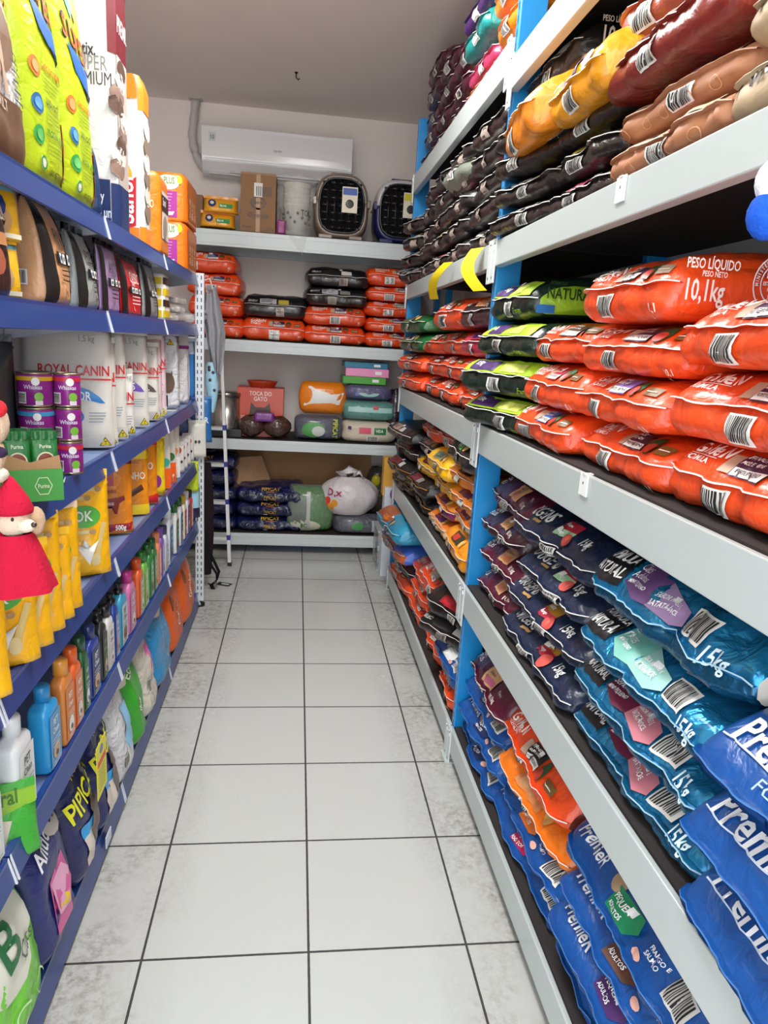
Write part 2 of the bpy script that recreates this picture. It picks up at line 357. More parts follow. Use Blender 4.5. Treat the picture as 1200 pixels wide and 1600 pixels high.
ST = dict(brush=(st_brush, 'p#bfa888', 'p#b8a080'), orange=(st_orange, '#f2501c', '#dd4a1c'), black=(st_black, '#1c1a1b', '#241a18'), green=(st_green, '#12261c', '#12241a'), burg=(st_burg, '#58132c', '#4c1028'),
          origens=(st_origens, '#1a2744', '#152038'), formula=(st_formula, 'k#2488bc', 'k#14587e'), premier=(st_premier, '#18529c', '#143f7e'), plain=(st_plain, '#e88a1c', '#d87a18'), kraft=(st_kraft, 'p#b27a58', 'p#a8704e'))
NS = [0]
def sack(pos, rotz, W, H, D, st, label, group=None, near=True, k=.5, run=.16, tilt=0., roll=0., amp=.0065, cat='sack', name='kibble_sack', **o):
    fn, c, g = ST[st]; c = o.get('c', c); g = o.get('g', o.get('c', g)); NS[0] += 1; r = random.Random(NS[0]*13)
    t = thing(name, pos, (tilt, roll, rotz), label, cat, group)
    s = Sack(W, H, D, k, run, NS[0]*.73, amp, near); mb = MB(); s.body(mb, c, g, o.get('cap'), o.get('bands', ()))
    p = Print(mb, s.S, .011 if near else .03); o['lab'] = MB(); o['bar'] = MB()
    fn(p, s, r, o)
    if not o['bar'].v and o.get('bc', 1):
        w = min(.075, W*.2); a = o.get('ba', .30+r.uniform(-.05, .25))*W
        if near or st != 'black': p.bars(a, -k*H*.92, w, k*H*.75, mb=o['bar'], seed=NS[0])
        else: p.bars(a, -k*H*.92, w*.8, k*H*.75, mb=o['bar'], seed=NS[0], bg='i#b8a79c')
    if r.random() < .55: p.rect(W*.52, W*.52+.022, .05, .066, 'i#f4f4f4', 4)
    if o.get('side'):
        q = Print(mb, s.side, .05)
        for kind, *a in o['side']: getattr(q, kind)(*a)
    bd = mb.build('body', t); m2 = MB(); s.fin(m2, c, o.get('rim', {'premier': 'i#4a80c4', 'formula': 'i#a8cfe0', 'brush': 'i#d4c4a8', 'kraft': 'i#d0a888'}.get(st, 'i#f2efe9')), o.get('fin', .013)); m2.build('seam', t)
    if o['bar'].v: o['bar'].build('barcode_label', bd)
    if o['lab'].v: o['lab'].build('front_label', bd)
    return t
ORD = {1: ['only one'], 2: ['lower', 'upper'], 3: ['bottom', 'middle', 'topmost'], 4: ['bottom', 'second-lowest', 'second-highest', 'topmost'],
       5: ['bottom', 'second-lowest', 'middle', 'second-highest', 'topmost'], 6: ['bottom', 'second-lowest', 'third-lowest', 'third-highest', 'second-highest', 'topmost']}
def stack(y0, y1, z, H, where, group, items, x=.635, near=True, rotz=-math.pi/2, D=.56, **kw):
    """items bottom to top; y0 far end, y1 near end"""
    for i, it in enumerate(items):
        st, desc, o = it[0], it[1], dict(kw, **(it[2] if len(it) > 2 else {}))
        dx, dy, yaw, h = o.pop('dx', R.uniform(-.012, .012)), o.pop('dy', R.uniform(-.02, .02)), o.pop('yaw', R.uniform(-.05, .05)), o.pop('H', H)
        dz = o.pop('dz', 0); w = o.pop('W', y0-y1+.018)
        n = len(items); lab = '%s, %s in stack %s' % (desc, ORD[n][i], where) if n > 1 else '%s lying %s' % (desc, where)
        sack((x+dx, (y0+y1)/2+dy, z+dz), rotz+yaw, w, h*1.04, D, st, lab, group, near, **o); z += h

# ------------------------------------------------------------------ standing pouch / soft pack
class Pouch:
    def __init__(s, W, H, T, seed=0, box=False, amp=.004, neck=0.): s.W, s.H, s.T = W, H, T; s.seed = seed; s.box = box; s.amp = amp; s.neck = neck
    def th(s, v):
        if s.box: return s.T*(1 if v < .93 else 1-(v-.93)*2.5)
        return max(.004, s.T*(1-max(0, v)**2.6)**.75 if v < 1 else .004)*(1 if v > .06 else .88+v*2)
    def wd(s, v): return s.W*((1-.02*math.sin(math.pi*v)-s.neck*max(0, v-.45)/.55) if not s.box else 1)
    def F0(s, a, z):
        v = min(1, max(0, z/s.H)); x = (a-s.W/2)*s.wd(v)/s.W; u = min(1, abs(2*a/s.W-1))
        n = noise.noise(Vector((a*14+s.seed, z*12, s.seed*2.1)))*s.amp*2+noise.noise(Vector((a*40, z*30+s.seed, s.seed)))*s.amp*.7
        e = (1-u**(10 if s.box else 4))**.5 if u < 1 else 0
        return Vector((x, -s.th(v)/2*(.35+.65*e if not s.box else .8+.2*e)-n*e*min(1, v*8)*(1.2-v), z))
    def front(s, a, z, off=0.):
        p = s.F0(a, z)
        if not off: return p
        e = .004; n = (s.F0(a+e, z)-s.F0(a-e, z)).cross(s.F0(a, z+e)-s.F0(a, z-e)).normalized(); return p+n*(off+.001)
    def side(s, a, z, off=0.):
        """left side, a from back edge to front edge"""
        v = z/s.H; return Vector((-s.wd(v)/2-.004-off-.001, s.th(v)/2*.8*(1-2*a/s.T), z))
    def body(s, mb, fc, sc=None, near=True, bands=()):
        sc = sc or fc; n = 12 if near else 8; nv = 18 if near else 9; rings = []
        for j in range(nv+1):
            v = j/nv; z = v*s.H; h = s.th(v)/2; w = s.wd(v)/2; pin = (0 if s.box else min(w*.25, .35*s.T*v))*.6
            r = [s.F0(s.W*i/n, z) for i in range(n+1)]
            y0 = r[0].y
            r += [Vector((w+.004-pin, 0, z))]
            r += [Vector((w-2*w*i/4, -(s.F0(s.W*(1-i/4), z).y), z)) for i in range(5)]
            r += [Vector((-w-.004+pin, 0, z))]; rings.append(r)
        m = len(rings[0]); b = len(mb.v); mb.v += [tuple(p) for r in rings for p in r]
        for j in range(nv):
            for i in range(m):
                c = fc if i < n or n+2 <= i < n+6 else sc
                for a0, a1, v0, v1, bc in bands:
                    if i < n and a0 <= (i+.5)/n <= a1 and v0 <= (j+.5)/nv <= v1: c = bc
                    if i >= n and a0 <= 0 and a1 >= 1 and v0 <= (j+.5)/nv <= v1: c = bc
                mb.f.append((b+j*m+i, b+j*m+(i+1) % m, b+(j+1)*m+(i+1) % m, b+(j+1)*m+i)); mb.m.append(mb.mi(c)); mb.sm.append(True)
        for q, rev in ((0, True), (nv, False)):
            f = tuple(b+q*m+i for i in range(m)); mb.f.append(f[::-1] if rev else f); mb.m.append(mb.mi(sc)); mb.sm.append(False)
    def seal(s, mb, c, h=.018):
        w = s.wd(1)/2
        mb.grid(lambda u, v: Vector((-w+2*w*u, -.0035+.002*math.sin(u*19+s.seed), s.H-.002+h*v)), 12, 1, c)
        mb.grid(lambda u, v: Vector((-w+2*w*u, .0035+.002*math.sin(u*19+s.seed), s.H-.002+h*v)), 12, 1, c)
        mb.grid(lambda u, v: Vector((-w+2*w*u, -.0035+.007*v+.002*math.sin(u*19+s.seed), s.H-.002+h)), 12, 1, c)
def pouch(pos, rotz, W, H, T, fc, label, cat='bag', name='treat_pouch', group=None, sc=None, draw=None, near=True, box=False, bands=(), seal=True, tilt=0., roll=0., sealc=None, neck=0., amp=.004):
    NS[0] += 1; t = thing(name, pos, (tilt, roll, rotz), label, cat, group); s = Pouch(W, H, T, NS[0]*.61, box, amp, neck); mb = MB()
    s.body(mb, fc, sc, near, bands); lab = MB()
    if draw: draw(Print(mb, s.front, .012 if near else .03), Print(mb, s.side, .03), s, lab)
    bd = mb.build('body', t)
    if lab.v: lab.build('front_label', bd)
    if seal: m2 = MB(); s.seal(m2, sealc or fc); m2.build('top_seal', t)
    return t

# ------------------------------------------------------------------ room
XL, XR, YB, ZC = -2.0, 1.27, 2.98, 3.34
def floor_mat():
    m = bpy.data.materials.new('white floor tiles'); m.use_nodes = True; nt = m.node_tree; N = nt.nodes; Lk = nt.links.new; b = N['Principled BSDF']
    tc = N.new('ShaderNodeTexCoord'); sp = N.new('ShaderNodeSeparateXYZ'); Lk(tc.outputs['Object'], sp.inputs[0])
    def mth(op, a, b2=None, cl=False):
        n = N.new('ShaderNodeMath'); n.operation = op; n.use_clamp = cl
        for i, v in enumerate((a, b2)):
            if v is None: continue
            if isinstance(v, (int, float)): n.inputs[i].default_value = v
            else: Lk(v, n.inputs[i])
        return n.outputs[0]
    def edge(o): f = mth('FRACT', mth('ADD', mth('DIVIDE', o, .45), 100.5)); return mth('ABSOLUTE', mth('SUBTRACT', f, .5))
    ed = mth('MINIMUM', edge(sp.outputs[0]), edge(sp.outputs[1]))
    nz = N.new('ShaderNodeTexNoise'); nz.inputs['Scale'].default_value = 60; Lk(tc.outputs['Object'], nz.inputs['Vector'])
    ed = mth('ADD', ed, mth('MULTIPLY', mth('SUBTRACT', nz.outputs['Fac'], .5), .003))
    mort = mth('LESS_THAN', ed, .0078)
    d1 = N.new('ShaderNodeTexNoise'); d1.inputs['Scale'].default_value = 3.1; d1.inputs['Detail'].default_value = 7; Lk(tc.outputs['Object'], d1.inputs['Vector'])
    d2 = N.new('ShaderNodeTexNoise'); d2.inputs['Scale'].default_value = 34; d2.inputs['Detail'].default_value = 6; d2.inputs['Roughness'].default_value = .75; Lk(tc.outputs['Object'], d2.inputs['Vector'])
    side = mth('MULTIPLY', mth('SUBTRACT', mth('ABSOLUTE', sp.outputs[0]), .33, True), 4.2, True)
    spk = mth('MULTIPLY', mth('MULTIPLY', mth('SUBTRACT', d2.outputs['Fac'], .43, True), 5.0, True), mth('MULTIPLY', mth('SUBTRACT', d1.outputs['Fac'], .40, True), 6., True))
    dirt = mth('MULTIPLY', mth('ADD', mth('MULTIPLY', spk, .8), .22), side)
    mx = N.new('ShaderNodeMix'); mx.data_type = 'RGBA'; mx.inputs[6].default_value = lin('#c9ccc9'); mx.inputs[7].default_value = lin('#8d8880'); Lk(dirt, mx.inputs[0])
    mo = N.new('ShaderNodeMix'); mo.data_type = 'RGBA'; mo.inputs[7].default_value = lin('#3c3c3a'); Lk(mx.outputs[2], mo.inputs[6]); Lk(mort, mo.inputs[0])
    Lk(mo.outputs[2], b.inputs['Base Color'])
    Lk(mth('ADD', mth('ADD', .22, mth('MULTIPLY', dirt, .4)), mth('MULTIPLY', mort, .5)), b.inputs['Roughness'])
    bp = N.new('ShaderNodeBump'); bp.inputs['Strength'].default_value = .4; bp.inputs['Distance'].default_value = .002; bp.invert = True
    Lk(mort, bp.inputs['Height']); Lk(bp.outputs['Normal'], b.inputs['Normal'])
    return m
FM = floor_mat(); WALL = mat('wall paint', '#f2e8e1', .75, 0, .03, 40); CEIL = mat('ceiling paint', '#f0e6df', .8, 0, .03, 30)
b = MB(); b.box(XL-.1, XR+.1, -4.1, YB+.1, -.08, 0, FM); struct(b, 'floor')
b = MB(); b.box(XL-.1, XR+.1, -4.1, YB+.1, ZC, ZC+.1, CEIL); struct(b, 'ceiling')
b = MB(); b.box(XL-.1, XR+.1, YB, YB+.1, 0, ZC, WALL); struct(b, 'wall_back')
b = MB(); b.box(XR, XR+.1, -4.1, YB, 0, ZC, WALL); struct(b, 'wall_right')
b = MB(); b.box(XL-.1, XL, -4.1, YB, 0, ZC, WALL); struct(b, 'wall_left')
for i, (loc, e) in enumerate(LAMPS):
    t = thing('ceiling_lamp', (loc[0], loc[1], ZC), 0, 'white twin-tube ceiling lamp %s the camera' % (('behind', 'right above', 'ahead of and above')[i]), 'lamp', 'ceiling lamps')
    b = MB(); b.box(-.1, .1, -.62, .62, -.06, 0, 'm#eef0f0', .008); b.build('housing', t)
    for sx in (-.05, .05):
        b = MB(); b.tube([(sx, -.6, -.085), (sx, .6, -.085)], .014, mat('lamp tube', '#ffffff', .4, emit=9.), 10); b.build('tube', t)
    area('lamp_light', (loc[0], loc[1], loc[2]), .5, 1.3, e, (1, .985, .965)).parent = None
t = thing('ceiling_hook', tuple(plane(463, 113, 2, ZC)), 0, 'small dark metal hook screwed into the ceiling', 'hook')
b = MB(); b.lathe([(.012, -.004), (.012, 0)], 's#3a3836', 10); b.tube([(0, 0, 0), (0, 0, -.03), (.012, 0, -.042), (.022, 0, -.034)], .004, 's#3a3836', 6); b.build('hook', t)

# ------------------------------------------------------------------ right-hand rack
WB = 'm#b9c2c1'; BL = 'm#1586c8'; DECK = mat('shelf board', '#2a2523', .8)
def post(root, x0, x1, y0, y1, z1, face):
    b = MB(); b.box(x0, x1, y0, y1, 0, z1, BL, .004)
    n = int(z1/.04)
    for k in range(2, n):
        z = k*.04
        if face == 'x': b.box(x0-.0006, x0, (y0+y1)/2-.004, (y0+y1)/2+.004, z-.011, z+.011, 'm#0c3c60')
        else: b.box((x0+x1)/2-.004, (x0+x1)/2+.004, y0-.0006, y0, z-.011, z+.011, 'm#0c3c60')
    b.build('post', root)
    f = MB(); f.box(x0-.03, x1+.01, y0-.03, y1+.03, 0, .006, WB, .001); f.box(x0-.004, x1, y0-.004, y1+.004, .006, .07, WB, .002); f.build('foot_plate', root)
LV = [(.05, .15), (.66, .765), (1.29, 1.395), (1.945, 2.03), (2.53, 2.63)]
YP = [1.66, -.42, -2.47, -4.5]
RX = .60
rk = thing('storage_rack', (0, 0, 0), 0, 'tall blue-posted steel rack with white beams, full of sacks, right of the aisle', 'shelving rack')
for y in YP[:3]:
    post(rk, RX, RX+.09, y-.02, y+.02, 3.0, 'x'); post(rk, 1.15, 1.24, y-.02, y+.02, 3.0, 'x')
    for z in (.3, .95, 1.6, 2.25):
        b = MB(); b.box(RX+.09, 1.15, y-.012, y+.012, z, z+.03, BL); b.build('cross_brace', rk)
for k in range(3):
    ya, yb = YP[k]-.0, YP[k+1]+.0
    for i, (z0, z1) in enumerate(LV):
        if i == 4 and k == 0: z0 += .04; z1 += .04
        if i == 4 and k == 1: z0 -= .03; z1 -= .03
        for x in (RX-.014, 1.226):
            b = MB(); xx = x if x < 1 else x
            b.box(xx, xx+.014, yb+.003, ya-.003, z0, z1, WB, .003)
            b.box(xx+.012, xx+.045, yb+.02, ya-.02, z1-.018, z1-.006, WB); b.box(xx+.012, xx+.03, yb+.02, ya-.02, z0, z0+.012, WB)
            b.build('beam', rk)
            if x < 1:
                for ye, sg in ((ya, -1), (yb, 1)):
                    p = MB(); yy = ye+sg*.025
                    p.box(xx-.004, xx+.002, yy-.022, yy+.022, z0-.055, z1+.008, 'm#d3dbdb', .002)
                    p.lathe([(.004, 0), (.004, .001)], 'm#333333', 8, (0, 0)) if False else None
                    p.box(xx-.0046, xx-.004, yy-.004, yy+.004, z0-.04, z0-.032, 'm#2a2a2a')
                    p.box(xx-.007, xx-.003, yy-.014, yy-.010, z1-.03, z1-.008, 'm#e8ecec'); p.box(xx-.007, xx-.003, yy-.014, yy+.004, z1-.012, z1-.008, 'm#e8ecec')
                    p.build('beam_bracket', rk)
        b = MB(); b.box(RX+.002, 1.225, yb+.022, ya-.022, z1-.006, z1+.004, DECK); b.build('shelf_board', rk)
for px, py, lv in ((972, 292, 3), (914, 745, 2)):
    y = ysol(px, RX-.014, LV[lv][1]-.02)
    t = thing('price_tag', (RX-.0145, y, LV[lv][1]-.02), -math.pi/2, 'small blank white price tag clipped on the %s white beam' % ('upper' if lv == 3 else 'eye-level'), 'tag', 'rack price tags')
    b = MB(); b.box(-.022, .022, -.004, 0, -.03, .022, 'i#eef0f0', .001); b.box(-.002, .002, -.0044, -.004, -.003, .003, 'i#333333'); b.build('card', t)
    b = MB(); b.box(-.008, .008, -.006, .016, .02, .023, 'i#dfe3e3'); b.build('clip', t)

# ------------------------------------------------------------------ rack against the back wall
BY = 2.40; BLV = [(.07, .165), (.82, .90), (1.545, 1.63), (2.265, 2.375)]; BX0, BX1 = -1.45, 1.05
br = thing('storage_rack', (0, 0, 0), 0, 'white-beamed steel rack standing across the end of the aisle', 'shelving rack')
for x in (BX0, BX1-.04):
    for y in (BY+.004, 2.88):
        b = MB(); b.box(x, x+.04, y, y+.08, 0, 2.5, BL, .003); b.build('post', br)
for z0, z1 in BLV:
    for y in (BY-.014, 2.95):
        b = MB(); b.box(BX0, BX1, y, y+.014, z0, z1, 'm#ccd4d4', .003); b.box(BX0, BX1, y-.003, y, z0+.02, z0+.028, 'm#ccd4d4'); b.box(BX0, BX1, y-.003, y, z1-.028, z1-.02, 'm#ccd4d4'); b.build('beam', br)
    b = MB(); b.box(BX0, BX1, BY+.002, 2.95, z1-.004, z1+.006, DECK); b.build('shelf_board', br)

# ------------------------------------------------------------------ blue gondola shelving on the left
GX, GB = -.64, -.945
BLUE = 'm#213f84'; PALE = 'm#c3cad2'; HOLE = 'm#39434c'
GL = [.10, .56, .93, 1.28, 1.705, 1.97]
GY = [-2.55, -1.62, -.70, .23, 1.22]
gd = thing('gondola_shelving', (0, 0, 0), 0, 'blue-edged steel gondola shelving with pet goods, left of the aisle', 'shelving')
for k in range(4):
    ya, yb = GY[k], GY[k+1]
    b = MB(); b.box(GB-.015, GB-.005, ya, yb, .05, 2.15, PALE)
    for j in range(18):
        for q in range(9): z = .15+j*.11; y = ya+.06+q*.1; b.box(GB-.005, GB-.0045, y-.008, y+.008, z-.004, z+.004, HOLE)
    b.build('back_panel', gd)
    for z in GL:
        hh = .06 if z > .2 else .075
        s = MB(); s.box(GB, GX-.022, ya+.002, yb-.002, z-.022, z-.010, PALE)
        s.add([(GX-.014, ya+.002, z), (GX-.014, yb-.002, z), (GX, yb-.002, z-hh), (GX, ya+.002, z-hh), (GX-.018, ya+.002, z-.002), (GX-.018, yb-.002, z-.002), (GX-.006, yb-.002, z-hh-.002), (GX-.006, ya+.002, z-hh-.002)],
              [(0, 3, 2, 1), (4, 5, 6, 7), (0, 1, 5, 4), (3, 7, 6, 2), (0, 4, 7, 3), (1, 2, 6, 5)], BLUE, False)
        s.box(GX-.03, GX-.012, ya+.002, yb-.002, z-.014, z-.001, BLUE); s.box(GB, GX-.03, ya+.002, yb-.002, z-.010, z-.0085, 'm#7388b4')
        s.build('shelf', gd)
        for ye, sg in ((ya+.004, 1), (yb-.004, -1)):
            c = MB(); c.add([(GB, ye, z-.02), (GX-.01, ye, z-.02), (GX-.01, ye, z-.045), (GB, ye, z-.10), (GB, ye+sg*.003, z-.02), (GX-.01, ye+sg*.003, z-.02), (GX-.01, ye+sg*.003, z-.045), (GB, ye+sg*.003, z-.10)],
                            [(0, 1, 2, 3), (7, 6, 5, 4), (0, 4, 5, 1), (1, 5, 6, 2), (2, 6, 7, 3), (3, 7, 4, 0)], PALE, False)
            c.add([(GX-.012, ye, z+.001), (GX+.004, ye, z-hh-.002), (GX-.02, ye, z-hh+.004), (GX-.012, ye+sg*.005, z+.001), (GX+.004, ye+sg*.005, z-hh-.002), (GX-.02, ye+sg*.005, z-hh+.004)], [(0, 1, 2), (5, 4, 3), (0, 3, 4, 1), (1, 4, 5, 2), (2, 5, 3, 0)], 'm#e6eaf0', False)
            c.build('shelf_bracket', gd)
for y in GY:
    b = MB(); zt = 2.36 if y > 1 else 2.2; b.box(GB-.045, GB-.015, y-.02, y+.02, .02, zt, 'm#2c62b0', .002)
    for k in range(int(zt/.05)-2): b.box(GB-.04, GB-.036, y-.0206, y-.02, .1+k*.05-.012, .1+k*.05+.012, HOLE); b.box(GB-.026, GB-.022, y-.0206, y-.02, .1+k*.05-.012, .1+k*.05+.012, HOLE)
    b.build('upright', gd)
b = MB(); UY = 1.25; b.box(GX-.028, GX+.022, UY, UY+.03, .035, 1.985, 'm#dfe4e8', .003)
for k in range(48):
    for xx in (GX-.014, GX+.008): b.box(xx-.003, xx+.003, UY-.0006, UY, .08+k*.04-.011, .08+k*.04+.011, HOLE)
b.build('upright', gd)
b = MB(); b.lathe([(.012, .035), (.012, .02), (.03, .018), (.032, 0)], 'g#151515', 14, (GX-.003, UY+.015)); b.build('foot', gd)
b = MB(); b.box(GB-.01, GX-.012, 1.222, 1.234, .09, 1.97, 'm#d4dade', .002); b.build('end_panel', gd) if False else None
for px, py in ((168, 1305),):
    y = ysol(px, GX, .06); t = thing('price_tag', (GX+.001, y, .065), math.pi/2, 'small white price tag on the lowest blue shelf edge', 'tag')
    b = MB(); b.box(-.03, .03, -.004, 0, -.02, .02, 'i#cfd8e4', .001); b.build('card', t)

# ------------------------------------------------------------------ sacks, right-hand rack, eye-level shelf
O = 'orange kibble sack'
z2 = LV[2][1]+.006
G2 = 'sacks on the eye-level shelf, near bay'
def blw(p, s, r, o): pass
sideO = [('text', 'PESO LÍQUIDO', .015, .098, .018, 'i#fff0e6', 2, .65), ('text', 'PESO NETO', .05, .084, .010, 'i#fff0e6', 2, .7), ('text', '10,1kg', .015, .040, .038, 'i#fff0e6', 2, .60), ('stamp', .215, .080, .056)]
stack(-1.69, -2.16, z2, .126, 'at the near end, eye-level shelf', G2, [('orange', O, dict(ba=.30)), ('orange', O, dict(ba=.42)), ('orange', O, dict(ba=.30, dx=-.02))], run=.15, amp=.007)
stack(-1.24, -1.68, z2, .112, 'beside the nearest stack, eye-level shelf', G2, [('orange', O, dict(ba=.30)), ('orange', 'orange sack with lilac label', dict(tagc='#8a6ab8', dx=-.02, ba=.25)), ('orange', O, dict(ba=.32)), ('orange', 'orange sack with printed near end', dict(H=.14, ba=.28, side=sideO, dx=-.02, W=.40, dy=.04))])
stack(-.80, -1.24, z2, .112, 'beside the green sacks, eye-level shelf', G2, [('orange', 'orange sack with blue stripe', dict(tagc='#2d6cc0', dx=-.035, ba=.25)), ('orange', 'orange sack with red label', dict(tagc='#c8344a', H=.125, dx=-.02, ba=.25)), ('orange', O, dict(ba=.2, tagc='#5a4028', H=.115))])
stack(-.42, -.86, z2, .115, 'covering the blue post, eye-level shelf', G2, [('green', 'dark green sack with lime panel', dict(dx=-.035, W=.48, yaw=.24)), ('green', 'dark green sack with open flap', dict(dx=-.045, W=.50, H=.13, yaw=.30)), ('green', 'green sack printed Frango', dict(dx=-.03, W=.44, yaw=.12)), ('green', 'lime and dark green sack', dict(dx=-.01, W=.36, yaw=.06, H=.135, dy=.03, side=[('text', 'NATURAL', .04, .065, .032, 'i#20401f', 2, .75), ('rect', .01, .07, .02, .045, 'i#2a6aa8', 2), ('text', 'FÓRMULA', .05, .105, .010, 'i#20401f', 2, .8)]))], x=.62, cap='#9cc42a')
G2f = 'sacks on the eye-level shelf, far bay'
stack(.18, -.30, z2, .115, 'just past the post, eye-level shelf', G2f, [('orange', O, dict(ba=.1)), ('orange', 'orange sack with cream label', dict(ba=.2)), ('plain', 'pinkish red sack', dict(c='#cc3050', g='#b42a48', tagc='#b8405a', tag2='#5a2a80')), ('burg', 'dark purple-brown sack', dict(c='#2c121e', g='#3a1a24', H=.13))], near=False)
stack(.62, .16, z2, .115, 'second past the post, eye-level shelf', G2f, [('orange', O, {}), ('orange', O, {}), ('orange', O, {}), ('orange', 'orange sack printed 15,0kg', dict(H=.15, dx=-.03, yaw=.08, side=[('text', '15,0kg', .10, .05, .035, 'i#fff0e6', 2, .7), ('stamp', .35, .07, .05)]))], near=False)
stack(1.06, .62, z2, .113, 'third past the post, eye-level shelf', G2f, [('orange', O, {}), ('orange', O, {}), ('orange', O, {})], near=False)
stack(1.60, 1.06, z2, .112, 'at the far end, eye-level shelf', G2f, [('orange', O, {}), ('orange', O, {}), ('plain', 'green snack sack', dict(c='#1f6a34', g='#184f28', tagc='#e8e8e0')), ('plain', 'green snack sack with white panel', dict(c='#1f6a34', g='#184f28', tagc='#f0f0e8'))], near=False, x=.585, yaw=.08)
for i, (y, z, xx) in enumerate(((1.72, 1.42, .60), (1.74, 1.535, .60))):
    sack((xx, y, z-.0+.006-.025), -math.pi/2, .22, .11, .35, 'plain', 'green seed bag hanging over the %s corner, %s' % ('far', ('lower', 'upper')[i]), 'green bags at the far rack corner', False, c='#1d5a30', g='#174525', tagc='#e8e8e0') if False else None

# ---- knee-high shelf (L1)
z1 = LV[1][1]+.006; G1 = 'sacks on the waist-high shelf, near bay'
FC = [('#6a1a38', '#cf7f8c', 'Cão', 'Sênior 7+'), ('#6a1a38', '#cf7f8c', 'Cão', 'Sênior 7+'), ('#79c0b0', '#9ed2c8', 'Cães', 'Filhotes'), ('#6e4880', '#a587b4', 'Cães', 'Adultos')]
stack(-1.46, -2.02, z1, .112, 'mid-shelf at waist height', G1, [('formula', d, dict(cc=FC[i], top=(i == 3), H=(.112, .112, .115, .16)[i], cap='p#d9d4c8', dx=(-.01, -.025, -.03, -.01)[i], dy=0, ba=.1, W=.56))
      for i, d in enumerate(('metallic blue sack with maroon label', 'metallic blue sack with maroon-pink label', 'metallic blue sack with mint label', 'metallic blue sack printed 15kg'))], run=.24, k=.3, amp=.008, bc=0)
stack(-.84, -1.42, z1, .108, 'beside the metallic blue sacks, waist-high shelf', G1, [('origens', 'navy kibble sack', dict(dx=-.02)), ('origens', 'navy sack with white hem', dict(dx=-.01)), ('origens', 'navy sack with barcode', dict(dx=.0, top=1, W=.5)), ('origens', 'navy sack with yellow warning triangle', dict(top=1, H=.14, W=.58, dx=-.0))], run=.24, k=.32, amp=.008)
stack(-.45, -.86, z1, .115, 'against the blue post, waist-high shelf', G1, [('burg', 'burgundy kibble sack', dict(W=.40)), ('burg', 'burgundy sack with orange label', dict(W=.42)), ('burg', 'brown-burgundy sack', dict(W=.40, c='#3a1420', g='#30101c', tagc='#b8862c')), ('burg', 'burgundy sack with white tag', dict(W=.50, dy=-.05, H=.13, dx=0.01))], run=.22, k=.32)
stack(-2.02, -2.43, z1, .135, 'at the near end, waist-high shelf', G1, [('premier', 'bright blue sack with big white lettering', dict(h=.052, W=.44)), ('premier', 'bright blue sack with white strip', dict(h=.052, W=.44)), ('premier', 'bright blue sack with pale blue back', dict(h=.052, W=.44, top=1, bands=((0, 1, .20, .9, '#3f9fd4'),)))], x=.57, run=.26, k=.16, bc=0, amp=.005)
G1f = 'sacks on the waist-high shelf, far bay'
stack(.12, -.36, z1, .092, 'just past the post, waist-high shelf', G1f, [('plain', 'bright orange sack with green panel', dict(c='#ee9a1a', g='#e08c18', tagc='#2a3826', tag2='#c83a2a', H=.13, dx=-.03)), ('plain', 'cream and orange sack', dict(c='#e87a20', g='#e6dcb4', cap='#e6dcb4', tagc='#5a2a78')), ('plain', 'orange sack with purple corner', dict(c='#ee8a20', g='#e8861e', tagc='#4a2a68')), ('plain', 'orange sack with red label', dict(c='#f08a18', g='#e88418', tagc='#2a1a1a', tag2='#c22a22')), ('plain', 'black sack with green label', dict(c='#191716', g='#211d1c', tagc='#4cae3c', tag2='#e8e8e8', H=.13, dx=-.04, txt='15kg'))], near=False, W=.46)
stack(.58, .12, z1, .095, 'second past the post, waist-high shelf', G1f, [('plain', 'orange sack with purple label', dict(c='#ea7c1e', g='#d9b888', tagc='#4a2468')), ('plain', 'orange sack with purple stripe', dict(c='#f08f1e', g='#7a2a58', tagc='#3a1a50')), ('plain', 'yellow sack', dict(c='#f0b818', g='#eab016', tagc='#5a2a2a')), ('plain', 'bright yellow sack', dict(c='#f6c018', g='#f2b814', tagc='#8a8a6a', tag2='#4a5a4a', H=.13, dx=-.04)), ('orange', 'orange sack under the beam', dict(H=.11))], near=False, W=.44)
stack(1.04, .60, z1, .10, 'third past the post, waist-high shelf', G1f, [('black', 'black sack with gold edge', dict(rim='i#d9902c')), ('black', 'black sack with red panel', dict(tagc='#8a2a38', rim='i#d9902c', dx=-.05)), ('plain', 'yellow snack sack', dict(c='#e8b018', g='#c89018', tagc='#3a1a10')), ('black', 'black sack with brown panel', dict(tagc='#a87a6a')), ('orange', 'orange sack', {})], near=False)
stack(1.60, 1.05, z1, .105, 'at the far end, waist-high shelf', G1f, [('black', 'black snack sack', dict(rim='i#d9902c')), ('black', 'black snack sack with orange hem', dict(rim='i#d9902c', tagc='#8a2a38', dx=-.04)), ('black', 'black sack with pink-brown panel', dict(tagc='#b88a7a')), ('black', 'black sack with pale hem', dict(tagc='#b89a88', dx=-.05))], near=False, x=.59, yaw=.1)

